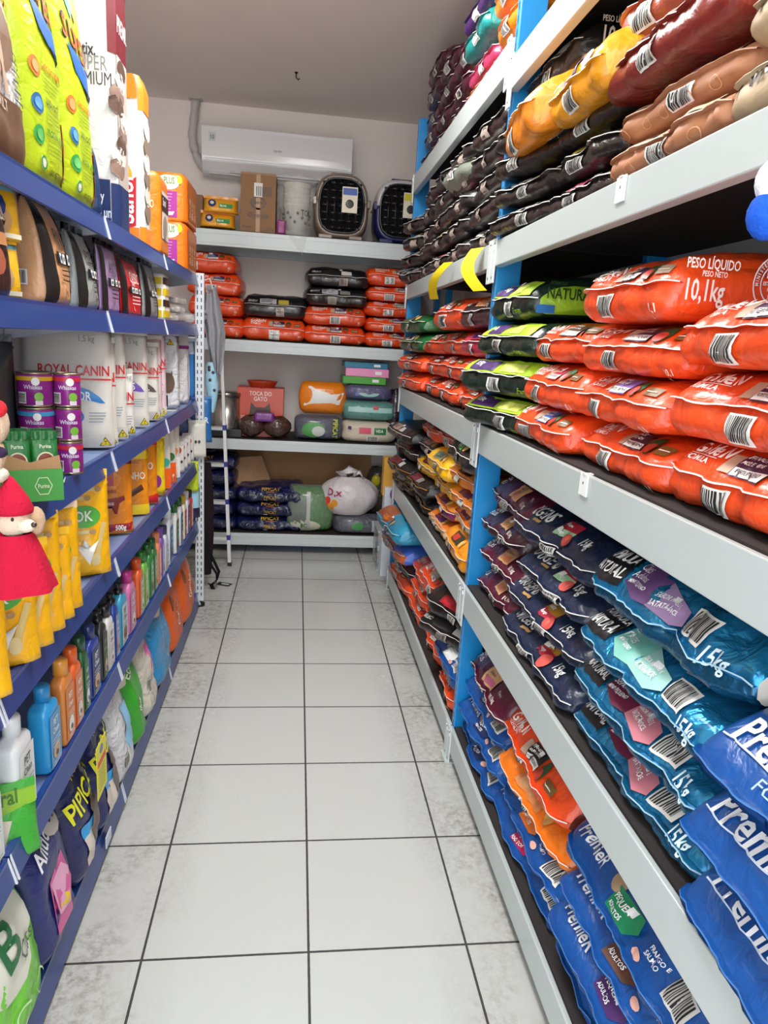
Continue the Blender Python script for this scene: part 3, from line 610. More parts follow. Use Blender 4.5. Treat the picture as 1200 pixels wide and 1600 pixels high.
# ---- lowest shelf (L0)
z0 = LV[0][1]+.004; G0 = 'sacks on the lowest shelf, near bay'; PB = 'bright blue sack'
stack(-.44, -.92, z0, .092, 'against the blue post, lowest shelf', G0, [('premier', PB, dict(tagc='#1d2c5c')), ('premier', 'bright blue sack with navy label', dict(tagc='#1d2c5c')), ('premier', 'blue sack with navy back', dict(tagc='#1d2c5c', bands=((0, 1, .13, .9, '#1c2350'),))), ('burg', 'large burgundy sack with folded end', dict(H=.15, W=.46, dy=-.03, tagc='#c86a8a'))], run=.2, k=.25, x=.62)
stack(-.92, -1.50, z0, .092, 'second from the post, lowest shelf', G0, [('premier', 'blue sack with pink label', dict(tagc='#c8285a')), ('premier', 'blue sack with orange label', dict(tagc='#e07a2c', w='MÉDIO')), ('plain', 'orange-edged brown sack', dict(c='#ee7c1a', g='#ee7c1a', tagc='#d88a50', tag2='#d0a070', bands=((0, 1, .17, .9, '#4a2a1c'),), W=.54)), ('orange', 'orange sack with brown and black back', dict(H=.15, tagc='#141414', bands=((0, 1, .15, .9, '#2a1812'), (.55, 1, .10, .9, '#5a2416')), W=.52, dy=.02, cap='#6a2a1a'))], run=.2, k=.25, x=.62, amp=.008)
stack(-1.50, -2.06, z0, .092, 'in the middle of the lowest shelf', G0, [('premier', 'blue sack with purple label', dict(tagc='#4a2a66')), ('premier', 'blue sack with violet label', dict(tagc='#4a2a66')), ('premier', 'blue sack with brown label', dict(tagc='#5a3424', w='GRANDE', bands=((0, 1, .14, .9, '#3f2519'),))), ('premier', 'blue sack with green label', dict(tagc='#1f8a5c', w='PEQUENO', H=.14, W=.6, cap='#182048', bands=((0, 1, .115, .9, '#145a4a'),), side=[('text', '12kg', .10, .05, .045, 'i#dfe4f0', 2, .7), ('text', 'PESO LÍQUIDO', .08, .105, .010, 'i#dfe4f0', 2, .9)]))], run=.2, k=.25, x=.62)
stack(-2.08, -2.44, z0, .11, 'at the near end, lowest shelf', G0, [('premier', PB, dict(tagc='#4a2a66')), ('premier', 'blue sack with dark brown back', dict(tagc='#4a2a66', bands=((0, 1, .14, .9, '#3f2519'),))), ('plain', 'dark brown sack with yellow triangle', dict(c='#3f2519', g='#2a1812', tagc='#f0d018'))], run=.2, k=.25, x=.63)
G0f = 'sacks on the lowest shelf, far bay'
stack(.06, -.36, z0, .105, 'just past the post, lowest shelf', G0f, [('orange', 'small orange sack', dict(W=.30, dy=-.04, dx=-.01)), ('premier', 'blue sack printed 15kg', dict(tagc='#f0f0f0', side=[('text', '15kg', .03, .03, .04, 'i#f0f4f8', 2, .7)], H=.12, dx=-.02)), ('black', 'black sack lying aslant', dict(yaw=.5, dx=-.01, tagc='#2a2a2a')), ('plain', 'black sack with red panel', dict(c='#221815', g='#141212', tagc='#b01828', tag2='#c82838', yaw=.3, H=.12, dx=-.02))], near=False, x=.62)
stack(.52, .07, z0, .098, 'second past the post, lowest shelf', G0f, [('orange', O, {}), ('orange', 'orange sack with dark green label', dict(tagc='#1d4a28')), ('orange', 'orange sack with red gusset', dict(tagc='#1d4a28')), ('orange', 'orange sack printed 10,1kg', dict(H=.15, dx=-.03, tagc='#9aa0a0', bands=((.3, 1, .16, .8, '#4a4238'),), side=[('text', '10,1kg', .06, .05, .04, 'i#ffe8dc', 2, .66)]))], near=False)
stack(.96, .54, z0, .105, 'third past the post, lowest shelf', G0f, [('orange', O, {}), ('orange', O, dict(tagc='#4a8a4a')), ('orange', O, dict(tagc='#7ab04a'))], near=False)
stack(1.58, .98, z0, .105, 'at the far end, lowest shelf', G0f, [('orange', 'red-orange sack', {}), ('plain', 'dark purple sack', dict(c='#2a1430', g='#24102a', tagc='#3a2a50')), ('plain', 'orange and violet-blue sack', dict(c='#3a62c0', g='#c8602a', tagc='#c8602a', dx=-.06, H=.13)), ('plain', 'teal and orange sack', dict(c='#2a94b8', g='#2a94b8', tagc='#a85a34', tag2='#e07828', dx=-.10, H=.14, bands=((0, .5, .0, .12, '#b05a30'),)))], near=False, x=.60, yaw=.08)

# ---- shelf above eye level (L3)
z3 = LV[3][1]+.006; G3 = 'sacks on the shelf above eye level, near bay'; K = 'black kibble sack'
stack(-1.30, -1.74, z3, .092, 'in the middle of the upper shelf', G3, [('kraft', 'tan paper sack', dict(dx=-.03)), ('kraft', 'light brown paper sack', dict(dx=-.0)), ('plain', 'glossy brick-red sack', dict(c='#8e2f22', g='#7c241c', tagc='#b89a8a', H=.12, dx=-.04, dy=.05, W=.5)), ('plain', 'terracotta sack with pointed flap', dict(c='#a8442e', g='#a8503a', tagc='#c8705a', H=.14, dy=.12))], amp=.007)
stack(-1.75, -2.16, z3, .122, 'at the near end, upper shelf', G3, [('brush', 'beige paper sack with brush lettering', dict(dx=-.02, dy=0, bc=0))]*4, amp=.005)
stack(-.88, -1.28, z3, .088, 'left of the tan sacks, upper shelf', G3, [('black', 'black sack with pink label', dict(tagc='#c8506a')), ('black', 'black sack with lime label', dict(tagc='#b9b03c')), ('black', K, {}), ('black', 'black sack propping the yellow one', {})])
stack(-.44, -.88, z3, .088, 'next to the blue post, upper shelf', G3, [('black', K, dict(yaw=.16)), ('black', K, dict(yaw=.2)), ('black', 'black sack with pale label', dict(yaw=.22)), ('black', K, dict(yaw=.2))], x=.595)
sy = [('text', '10,1kg', .05, .06, .045, 'i#e8e4dc', 2, .62), ('text', 'PESO LÍQUIDO', .05, .115, .014, 'i#e8e4dc', 2, .7), ('stamp', .24, .08, .065, 'i#d8d4cc')]
sack((.64, -.68, z3+.375), -math.pi/2, .46, .165, .54, 'black', 'big black sack with white round stamp, top of upper shelf by post', G3, side=sy, dx=0)
sack((.555, -.74, z3+.20), -math.pi/2-.12, .36, .15, .50, 'plain', 'orange-yellow sack sliding out over the black sacks', G3, c='#ee9410', g='#d87c10', tagc='#d87c10', tag2='#d87c10', tag3='#d87c10', tilt=.30, cat='sack', k=.62)
sack((.575, -1.12, z3+.20), -math.pi/2-.05, .36, .14, .52, 'plain', 'yellow sack with purple panel, leaning over the black sacks', G3, c='#e8a414', g='#d88e10', tagc='#4a3a6e', tag2='#c03a4a', tag3='#e8e4dc', tilt=.25, txt='Bryan')
G3f = 'sacks on the shelf above eye level, far bay'
cols = [(.06, -.36, 'just past the post'), (.48, .08, 'second past the post'), (.88, .50, 'third past the post'), (1.26, .90, 'fourth past the post'), (1.66, 1.28, 'at the far end')]
for i, (a, c, w) in enumerate(cols):
    n = (5, 5, 5, 5, 4)[i]
    it = [('black', ('black kibble sack', 'black sack with maroon end', 'black sack with grey label')[(i+j) % 3], dict(g='#2c1a1c' if (i+j) % 3 == 1 else '#1f1817')) for j in range(n)]
    stack(a, c, z3, .098, w+', upper shelf', G3f, it, near=False, x=.60 if i < 4 else .575, **(dict(yaw=.22) if i == 4 else {}))
sack((.56, .28, z3+.34), -math.pi/2+.1, .36, .12, .4, 'plain', 'grey-green sack flap hanging among the black sacks', G3f, False, c='#6d7468', g='#7b8276', tagc='#8a9084', tag2='#7b8276', tag3='#8a9084', tilt=-.5)
sack((.60, .75, z3+.30), -math.pi/2+.1, .36, .14, .4, 'black', 'upright black sack with white print, below the top beam', G3f, False, tilt=-.9)
sack((.60, 1.20, z3+.19), -math.pi/2+.1, .34, .13, .4, 'plain', 'black sack with yellow and pink corner', G3f, False, c='#1d1a1a', g='#1d1a1a', tagc='#8a2a4a', tag2='#e8d020', tag3='#e8d020', tilt=-.6)
t = sack((.575, 1.66, z3+.02), -math.pi/2+.2, .30, .13, .4, 'plain', 'shiny dark blue bag hanging off the far rack corner', G3f, False, c='#1a2c44', g='#14202f', tagc='#8a94a4', tag2='#2a3a5a', tag3='#c0c8d0')

# ---- top shelf (L4)
z4 = LV[4][1]+.046; G4 = 'sacks on the top shelf'
BG = 'burgundy sack'
stack(1.62, 1.20, z4, .115, 'at the far end, top shelf', G4, [('burg', BG, {}), ('burg', BG, {}), ('burg', BG, {}), ('burg', BG, {}), ('burg', BG, dict(dy=-.03))], near=False, c='#4a1228', g='#421024')
stack(1.18, .80, z4, .115, 'second from the far end, top shelf', G4, [('burg', BG, {}), ('burg', BG, {}), ('burg', BG, {}), ('burg', BG, {})], near=False, c='#4c1229', g='#441025')
stack(.78, .44, z4, .115, 'third from the far end, top shelf', G4, [('burg', BG, {}), ('burg', BG, {}), ('burg', BG, {})], near=False, c='#521430', g='#4a1229')
stack(.44, .06, z4, .10, 'beside the burgundy sacks, top shelf', G4, [('plain', 'orange sack with purple label', dict(c='#e88418', g='#e07c18', tagc='#4a2a68')), ('plain', 'pink sack', dict(c='#c8406a', g='#bc3862', tagc='#d8a0b0')), ('plain', 'teal sack', dict(c='#1f8f8c', g='#1f8f8c', tagc='#30a8a0', dx=-.04)), ('plain', 'purple sack', dict(c='#4a2468', g='#4a2468', tagc='#6a4a88', dx=-.04)), ('plain', 'orange sack', dict(c='#ee8a18', g='#e88418'))], near=False)
stack(.04, -.38, z4-.02, .11, 'above the blue post, top shelf', G4, [('plain', 'dark teal sack printed 10,1kg', dict(c='#12384c', g='#143a50', tagc='#e8e8e8', txt='10,1kg', H=.13)), ('plain', 'bright orange sack', dict(c='#f08c18', g='#e88418')), ('plain', 'orange sack by the ceiling', dict(c='#f08c18', g='#e88418')), ('plain', 'topmost orange sack', dict(c='#f08c18', g='#e88418'))], near=False)

# ------------------------------------------------------------------ things on the back rack
def xz(px, py, Y): v = plane(px, py, 1, Y); return v.x, v.z
FR = BY+.02
GB3 = 'sacks on the back rack'
zb = BLV[2][1]+.008
def bstack(x0, x1, z, H, where, items, **kw):
    for i, it in enumerate(items):
        st, desc, o = it[0], it[1], dict(kw, **(it[2] if len(it) > 2 else {})); h = o.pop('H', H); n = len(items)
        sack(((x0+x1)/2+o.pop('dx', R.uniform(-.01, .01)), FR+o.pop('dy', R.uniform(0, .02)), z), R.uniform(-.03, .03), o.pop('W', x1-x0+.01), h*1.06, .48, st, '%s, %s in stack %s' % (desc, ORD[n][i], where), GB3, False, **o); z += h
a = dict(big=0)
bstack(-.86, -.50, zb, .150, 'at the left end of the back rack', [('orange', O, dict(tagc='#3a2a50', ba=.4))]*2+[('orange', O, dict(tagc='#24306a', ba=.35, dx=-.02))]+[('orange', O, dict(tagc='#24306a', dx=-.06, ba=.1))])
bstack(-.48, -.045, zb, .165, 'left of centre on the back rack', [('orange', O, dict(tagc='#3a2a50', ba=.42)), ('black', K, dict(tagc='#b8b4bc', H=.16))])
bstack(-.03, .40, zb, .138, 'right of centre on the back rack', [('orange', O, dict(tagc='#3a2a50', ba=.42)), ('orange', O, dict(tagc='#3a2a50', ba=.42)), ('black', K, dict(tagc='#b8b4bc')), ('black', K, dict(H=.135, tagc='#2a2828'))])
bstack(.43, .82, zb, .112, 'at the right end of the back rack', [('orange', O, dict(ba=.3)), ('orange', O, dict(tagc='#3a2a80', ba=.3)), ('orange', O, dict(tagc='#3aa080', ba=.3)), ('orange', O, dict(ba=.3)), ('orange', O, dict(H=.13, ba=.3))])
# bottom shelf sacks
zb = BLV[0][1]+.008
def nav(desc, x, w, z, where, y=0.):
    return sack((x, FR+y, z), R.uniform(-.04, .04), w, .125, .46, 'plain', desc+' '+where, 'navy litter sacks on the lowest back shelf', False, c='w#141a48', g='w#12163c', tagc='#1a2050', tag2='#1a2050', tag3='#1a2050', txt='', rim='i#2a3060', bc=0, cat='sack', name='litter_sack')
def navy(x, w, z, where, big=True):
    NS[0] += 1; t = thing('litter_sack', (x, FR, z), R.uniform(-.04, .04), 'glossy navy litter sack, '+where, 'sack', 'navy litter sacks on the lowest back shelf')
    s = Sack(w, .13, .44, .55, .2, NS[0]*.7, .009, True); mb = MB(); s.body(mb, 'w#161c4e', 'w#12173f'); p = Print(mb, s.S, .03)
    p.text('PIPICAT', w*.5, .022, .036, 'i#e8b830', 2, .8, al=1); p.text('Premium', w*.5, .006, .012, 'i#e07a3a', 2, 1., al=1); p.text('PIPICAT', w*.5, -.045, .024, 'i#c89a30', 2, .8, al=1); p.rect(w*.4, w*.46, -.065, -.055, 'i#e0e0e8', 1)
    mb.build('body', t); m = MB(); s.fin(m, 'w#161c4e', 'w#2a3168', .008); m.build('seam', t)
for i in range(3): navy(-.26, .50, zb+i*.118, ORD[3][i]+' of the stack left of the green bag')
for i in range(5): navy(-.77-.02*(i % 2), .48, zb+i*.118, ORD[5][i]+' of the stack behind the ladder')

def boxpack(name, label, cat, px0, px1, pyt, pyb, Y, depth, draw, group=None, bev=.01, rz=0., c='c#a5805c', zfix=None):
    x0, zb_ = xz(px0, pyb, Y); x1, zt = xz(px1, pyt, Y)
    if zfix is not None: zt += zfix-zb_; zb_ = zfix
    w, h = x1-x0, zt-zb_
    t = thing(name, ((x0+x1)/2, Y, zb_), rz, label, cat, group); mb = MB(); mb.box(-w/2, w/2, 0, depth, 0, h, c, bev)
    lab = MB(); S = lambda a, q, off=0.: Vector((a-w/2, -.0008-off, q)); p = Print(mb, S, .4)
    draw(p, w, h, lab, t); mb.build('body', t)
    if lab.v: lab.build('label', t)
    return t, w, h
zt = BLV[3][1]+.008
def d_carton(p, w, h, lab, t):
    p.rect(w*.44, w*.56, 0, h, 'i#b98f68', 1); p.rect(w*.38, w*.62, h*.62, h*.86, 'i#e6e2da', 2, lab); p.text('||||||||', w*.43, h*.68, h*.12, 'i#333333', 3, mb=lab)
    p.disc(w*.5, h*.52, w*.22, h*.12, 'i#4a3424', 1, 20, .75); p.text('Special', w*.5, h*.50, h*.06, 'i#4a3424', 2, al=1)
    p.text('Dreamies', w*.5, h*.27, h*.075, 'i#3f2c20', 2, al=1); p.disc(w*.5, h*.30, w*.3, h*.06, 'i#4a3424', 1, 20, .93); p.text('1,200 kg', w*.82, h*.06, h*.04, 'i#4a3424', 2, al=1); p.text('Alimento', w*.2, h*.08, h*.04, 'i#4a3424', 2, al=1)
    for q in (.72, .84): p.text('↑' if False else 'I', w*q, h*.74, h*.07, 'i#4a3424', 2)
    m = MB(); m.box(-w/2, w/2, .001, .0035, h-.001, h+.012, 'c#b08a64'); m.box(-w/2+.002, w/2-.002, .13, .134, h-.001, h+.01, 'c#9a7654'); m.build('flap', t)
boxpack('cardboard_box', 'tall brown cardboard carton on the top shelf of the back rack', 'box', 375, 432, 272, 358, 2.46, .28, d_carton, bev=.003, c='c#9c7654', zfix=zt)
for i in range(2):
    x, _ = xz(342, 340, 2.46)
    def dr(p, q, s, lab):
        p.disc(s.W*.25, s.H*.6, .028, .026, 'i#1c2f7a', 1, 14, mb=lab); p.text('★', 0, 0, .01) if False else None
        p.disc(s.W*.25, s.H*.62, .014, .012, 'i#f4e8d0', 2, 10, mb=lab); p.rect(s.W*.45, s.W*.85, s.H*.3, s.H*.6, 'i#3a9a50', 1, lab); p.text('Biscrok', s.W*.48, s.H*.38, s.H*.16, 'i#ffffff', 2, .7, mb=lab)
    pouch((x-.01+.02*i, 2.50, zt+.015+i*.10), .05, .24, .095, .12, '#f0a820', 'yellow treat packet on the top back shelf, '+('lower' if i == 0 else 'upper')+' of two', 'packet', 'treat_packet', 'yellow treat packets on the back rack', draw=dr, near=False, sealc='#e89a18')
x, _ = xz(440, 345, 2.47)
t = thing('treat_packet', (x, 2.44, zt), .1, 'small magenta packet between the carton and the wrapped bin stack', 'packet')
b = MB(); b.box(-.03, .03, 0, .05, 0, .10, '#9a2a78', .012); b.build('body', t); b = MB(); b.rect if False else None
# wrapped stack of bins
x, _ = xz(463, 350, 2.50)
t = thing('pet_bin_stack', (x, 2.52, zt), 0, 'stack of patterned pet food bins wrapped in crumpled clear plastic', 'bin')
b = MB()
for k in range(5): b.lathe([(.070, .0+k*.012), (.095, .20+k*.035), (.10, .205+k*.035), (.098, .215+k*.035)], 'g#dedccf', 24)
b.build('bins', t)
b = MB()
for k in range(22):
    an = k*2.4; z = .09+.03*(k % 3); r = .083+(z)*.09
    b.ell((r*math.cos(an), r*math.sin(an), z), (.010, .010, .011), 'i#4a5236', 8)
S = lambda a, q, off=0.: Vector(((.0985)*math.sin(a/.0985), -(.0985)*math.cos(a/.0985), q)); Print(b, S).text('TOP', .03, .135, .04, 'i#2a2a26', 2); b.build('printed_pattern', t)
b = MB()
def wr(u, v):
    an = u*2*math.pi; z = -.02+v*.43; r = .105+.045*v+.012*math.sin(v*26)*math.sin(an*3+v*9)+.016*noise.noise(Vector((math.cos(an)*3, math.sin(an)*3, v*9)))
    if v > .97: r *= .8
    return (r*math.cos(an), r*math.sin(an), max(.002, z))
b.grid(wr, 36, 30, clear('crumpled clear plastic', .20, '#e8e6e6', 1.)); b.build('plastic_wrap', t)
b = MB(); b.grid(lambda u, v: ((u-.5)*.17*(1-v)+.05*v, -.11-.035*min(1, v*3), .02-.16*v+.01*math.sin(u*9)), 8, 8, clear('crumpled clear plastic')); b.build('wrap_tail', t)
# pet carriers
def carrier(px0, px1, pyt, Y, top, bot, label, tagc):
    x0, _ = xz(px0, 350, Y); x1, zz = xz(px1, pyt, Y); w = x1-x0; h = zz-zt; t = thing('pet_carrier', ((x0+x1)/2, Y, zt), 0, label, 'pet carrier', 'pet carriers on the back rack')
    def ring(s, y, lo, hi, n=40):
        out = []
        for k in range(n):
            an = 2*math.pi*k/n; c, q = math.cos(an), math.sin(an); e = .62
            X = w/2*s*math.copysign(abs(c)**e, c)*(1-.10*max(0, q)); Z = h/2+h/2*s*math.copysign(abs(q)**e, q); out.append(Vector((X, y, Z)))
        return out
    def shell(lo, hi, m, name):
        b = MB(); st = [(.80, .0), (.86, -.012), (.93, .0), (.99, .05), (1., .12), (.985, .24), (.95, .33), (.80, .37)]
        n = 40; rs = [ring(s, y, 0, 0) for s, y in st]
        for r in rs:
            for v in r: v.z = min(max(v.z, lo*h), hi*h)
        b.loft(rs, m, cap=False); b.add(rs[-1], [tuple(range(n))], m); b.build(name, t)
    shell(0, .56, bot, 'lower_shell'); shell(.56, 1, top, 'upper_shell')
    b = MB(); rs = [ring(1.012, y, 0, 0) for y in (.04, .30)]
    for r in rs:
        for v in r: v.z = .555*h+(v.z-h/2)*.03
    b.loft(rs, bot); b.build('rim', t)
    b = MB(); r = [Vector((v.x*.99, -.002, v.z)) for v in ring(.80, 0, 0, 0)]; b.add(r, [tuple(range(40))], 'f#0c0c0d'); 
    for i in range(7):
        for j in range(5):
            X = (j-2)*w*.145; Z = h*.17+i*h*.11; b.tube([(X-w*.055, -.012, Z), (X+w*.055, -.012, Z)], .008, 'g#242226', 6)
    for X in (-.26, -.13, 0, .13, .26): b.tube([(X*w, -.018, h*.12), (X*w, -.018, h*.88)], .004, 'g#0e0e10', 6)
    fr = [Vector((v.x, -.016, v.z)) for v in ring(.80, 0, 0, 0)]; b.tube(fr+[fr[0]], .007, 'g#2a282a', 6); b.build('door_grille', t)
    b = MB()
    for s in (-1, 1): b.box(s*w*.47-.02, s*w*.47+.02, .0, .05, h*.5, h*.62, bot, .006)
    b.build('latch', t)
    b = MB(); b.box(-.08, .08, .12, .16, h-.012, h+.02, bot, .01); b.build('handle', t)
    b = MB(); b.box(-.16, -.06, -.01, .03, 0, .03, bot, .006); b.box(.06, .16, -.01, .03, 0, .03, bot, .006); b.build('foot', t)
    b = MB(); b.box(.0, .11, -.030, -.026, h*.40, h*.78, 'i#efe6cf'); b.box(.005, .105, -.0305, -.030, h*.66, h*.76, 'i'+tagc); b.lathe_c((.055, -.03, h*.53), (.03, .001, .03), 'i#1a1a1a', 10); b.build('hang_tag', t)
carrier(489, 580, 273, 2.46, 'g#837467', 'g#83705f', 'taupe pet carrier with black grille door on the top back shelf', '#3a5ab0')
carrier(584, 676, 283, 2.46, 'g#c9c6c8', 'g#232457', 'navy and white pet carrier behind the blue post, top back shelf', '#d8d020')
# air conditioner
x0, z0_ = xz(315, 265, 2.74); x1, z1_ = xz(552, 205, 2.74); w = x1-x0; h = .30
t = thing('air_conditioner', ((x0+x1)/2, YB, z0_-.0), 0, 'white wall-mounted split air conditioner above the back rack', 'air conditioner')
b = MB(); pr = [(-.0, .02), (-.10, -.02), (-.165, .0), (-.215, .05), (-.235, .10), (-.235, h-.02), (-.215, h), (0, h)]
cr = crom(pr, 4); b.loft([[(-w/2, y, z) for y, z in cr][::-1], [(w/2, y, z) for y, z in cr][::-1]], mat('ac plastic', '#e9e8e8', .16, 0, 0, 0, .4)); 
for i in range(len(b.sm)): b.sm[i] = False
b.build('casing', t)
b = MB(); b.box(-w/2+.05, w/2-.03, -.205, -.10, -.012, -.004, 'g#d9d8d8', .003, T=Matrix.Rotation(.0, 4, 'X')); b.box(-w/2+.20, w/2-.04, -.206, -.203, .005, .02, 'g#c0bfc0'); b.box(-w/2+.02, w/2-.02, -.237, -.235, .085, .089, 'g#cfcfd0'); b.build('louvre', t)
b = MB(); S = lambda a, q, off=0.: Vector((a, -.2365-off, q)); p = Print(b, S, .3); p.rect(-w/2+.05, -w/2+.10, .20, .26, 'i#c8ccd0'); p.text('10', -w/2+.058, .215, .028, 'i#5a5e64', 2); b.build('badge', t); b = MB(); p = Print(b, S, .3); p.text('Agratto', 0, .165, .018, 'i#a0a0a4', 2, al=1); b.build('badge', t)
b = MB(); b.box(-w/2, w/2, -.16, -.01, h, h+.004, 'g#8a8888'); b.build('top_vent', t)
pts = [plane(*q, 1, 2.93) for q in ((306, 156), (303, 185), (300, 212), (304, 236), (314, 258), (326, 270))]
t = thing('coolant_pipe', tuple(pts[0]), 0, 'thick off-white taped pipe bending from the ceiling to the air conditioner', 'pipe')
b = MB(); q = [tuple(p-pts[0]) for p in pts]; q[0] = (q[0][0], 0, ZC-pts[0].z); sm = []
for i in range(len(q)-1):
    for k in range(4): sm.append(tuple(q[i][j]*(1-k/4)+q[i+1][j]*k/4 for j in range(3)))
sm.append(q[-1]); b.tube(sm, [.030+.003*math.sin(i*1.9) for i in range(len(sm))], 'p#c4beb9', 12); b.build('insulated_pipe', t)
b = MB(); b.box(-.05, .05, -.05, .02, ZC-pts[0].z-.008, ZC-pts[0].z, 'g#b8b0aa'); b.build('ceiling_plate', t)
# cardboard piece behind left of packets
boxpack('cardboard_box', 'brown box edge at the left end of the top back shelf', 'box', 296, 317, 298, 350, 2.5, .2, lambda *q: None, bev=.003, c='c#8f6d50', zfix=zt)
# shelf 2
zs = BLV[1][1]+.008
def d_house(p, w, h, lab, t):
    p.text('TOCA DO', w*.5, h*.86, h*.085, 'i#f4e4dc', 2, al=1); p.text('GATO', w*.5, h*.75, h*.085, 'i#f4e4dc', 2, al=1)
    for q in (.08, .75): p.lines(w*q, h*.42, w*.14, 3, .012, 'i#f4d0c4', .005)
    p.poly([(w*.28, h*.12), (w*.72, h*.12), (w*.74, h*.45), (w*.70, h*.72), (w*.60, h*.62), (w*.40, h*.62), (w*.30, h*.72), (w*.26, h*.45)], 'i#4a3428', 1)
    p.disc(w*.5, h*.46, w*.12, h*.05, 'i#c86a4a', 2); p.disc(w*.88, h*.12, w*.05, h*.05, 'i#f4e4dc', 2, 16, .8)
    m = MB(); m.box(-w/2-.001, w/2+.001, .01, .25, h, h+.006, 'i#c84a34'); m.build('box_lid', t)
boxpack('cat_house_box', 'coral red cat house carton with a cut-out cat-shaped door', 'box', 370, 444, 592, 664, 2.50, .26, d_house, bev=.003, c='i#d0553e', zfix=zs)
x, _ = xz(410, 600, 2.6)
t = thing('pet_bowl', (x, 2.60, zs+.008+.36), 0, 'round red-orange bowl on top of the coral cat house carton', 'bowl')
b = MB(); b.lathe([(.09, 0), (.115, .05), (.12, .055), (.112, .055), (.085, .01), (.0, .01)], 'g#c8482a', 24); b.build('bowl', t)
t = thing('snack_bag', (xz(412, 660, 2.45)[0], 2.45, zs), 0, 'transparent bag of brown pellets tied purple, before the cat house carton', 'bag')
b = MB()
def blob(w, h, d, cx, sd): return lambda u, v: (cx+w/2*math.cos(2*math.pi*u)*math.sin(math.pi*(.08+.92*v))**.6*(1+.12*noise.noise(Vector((u*6, v*5, sd)))), d/2*math.sin(2*math.pi*u)*math.sin(math.pi*(.08+.92*v))**.6, h*(1-v)*(1+.06*noise.noise(Vector((u*9, v*7, sd)))))
b.grid(blob(.20, .17, .16, -.09, 1), 24, 12, 'w#4a2f26'); b.grid(blob(.22, .17, .16, .10, 2), 24, 12, 'w#4a2f26'); b.build('pellet_bag', t)
b = MB(); b.box(-.07, .08, -.075, .02, .13, .20, '#7a2a88', .02); b.build('purple_wrap', t)
def litter(name, label, cat, x, y, z, w, h, d, c, marks, wrap=True, rz=0.):
    t = thing(name, (x, y, z), rz, label, cat); b = MB(); NS[0] += 1; sd = NS[0]
    def fn(u, v):
        an = 2*math.pi*u; c_, q = math.cos(an), math.sin(an); s = (1-abs(2*v-1)**3.5)**.42 if 0 < v < 1 else .25
        n = 1+.05*noise.noise(Vector((c_*2, q*2, v*3+sd)))
        return (w/2*math.copysign(abs(c_)**.6, c_)*(.72+.28*s)*n, d/2*math.copysign(abs(q)**.6, q)*s*n, h*v)
    b.grid(fn, 36, 14, c, True); vs = [fn(k/36, 1) for k in range(36)]; b.add(vs, [tuple(range(36))], c); b.add([fn(k/36, 0) for k in range(36)], [tuple(range(36))[::-1]], c)
    def S(a, q, off=0.):
        v = min(.97, max(.03, q/h)); x_ = a-w/2; s = (1-abs(2*v-1)**3.5)**.42; W_ = w/2*(.72+.28*s); ux = min(.98, abs(x_/W_)); qq = (1-ux**(2/.6))**(.6/2)
        return Vector((x_, -d/2*s*qq-.004-off, q))
    lab = MB(); marks(Print(b, S, .02), w, h, lab); b.build('pack', t)
    if lab.v: lab.build('front_label', t)
    if wrap:
        m = MB(); m.grid(lambda u, v: tuple(Vector(fn(u, v))*1.035+Vector((0, 0, .004 if v > .5 else -.0)) if True else 0), 30, 10, clear(), True)
        m.v = [(a_[0], a_[1], max(.001, a_[2])) for a_ in m.v]; m.build('clear_wrap', t)
    return t
Xa = lambda px, Y=2.45: xz(px, 650, Y)[0]
litter('litter_pack', 'dark litter pack with green print in clear wrap, below the orange-white pack', 'pack', Xa(498), 2.52, zs, .37, .19, .22, 'w#23284a', lambda p, w, h, l: (p.text('PIPICAT', w*.80, h*.9, .036, 'i#d8e048', 2, .8, -math.pi/2), p.disc(w*.4, h*.45, .09, .06, 'i#4a9a44', 1, 14, mb=l), p.disc(w*.5, h*.4, .05, .04, 'i#c8ccc8', 2, 12, mb=l)))
litter('diaper_pack', 'orange and white soft pack lying on the dark litter pack', 'pack', Xa(503), 2.52, zs+.205, .36, .24, .22, '#ee8418', lambda p, w, h, l: (p.poly([(w*.1, h*.25), (w*.85, h*.32), (w*.95, h*.7), (w*.2, h*.88)], 'i#eceae6', 1, l),), False)
litter('pad_pack', 'beige pack with pink and green labels at the bottom of the right pile', 'pack', Xa(578), 2.52, zs, .42, .17, .26, 'p#d2c6b2', lambda p, w, h, l: (p.rect(w*.3, w*.52, h*.45, h*.72, 'i#d84a66', 1, l), p.rect(w*.58, w*.80, h*.42, h*.72, 'i#2f7a48', 1, l), p.text('VIDA', w*.61, h*.52, .022, 'i#f4f4ec', 2, .8, mb=l), p.bars(w*.45, h*.08, .09, .045), p.rect(w*.1, w*.16, h*.6, h*.75, 'i#4a3a6a')), False)
litter('pad_pack', 'teal pad pack in glossy wrap above the beige pack', 'pack', Xa(577), 2.52, zs+.172, .42, .15, .26, 'w#2f8a80', lambda p, w, h, l: (p.rect(w*.1, w*.9, h*.45, h*.7, 'i#a8d4cc', 1, l), p.rect(w*.55, w*.65, h*.6, h*.78, 'i#b84a5a', 2, l)))
litter('pad_pack', 'dark purple pack with pale green swirl in the right pile', 'pack', Xa(574), 2.53, zs+.325, .36, .12, .24, 'w#35246a', lambda p, w, h, l: (p.disc(w*.5, h*.5, .08, .03, 'i#9cc8c4', 1, 16, .35, math.pi, 2*math.pi, mb=l), p.rect(w*.2, w*.3, h*.3, h*.5, 'i#5a6ab8')))
zc_ = zs+.448
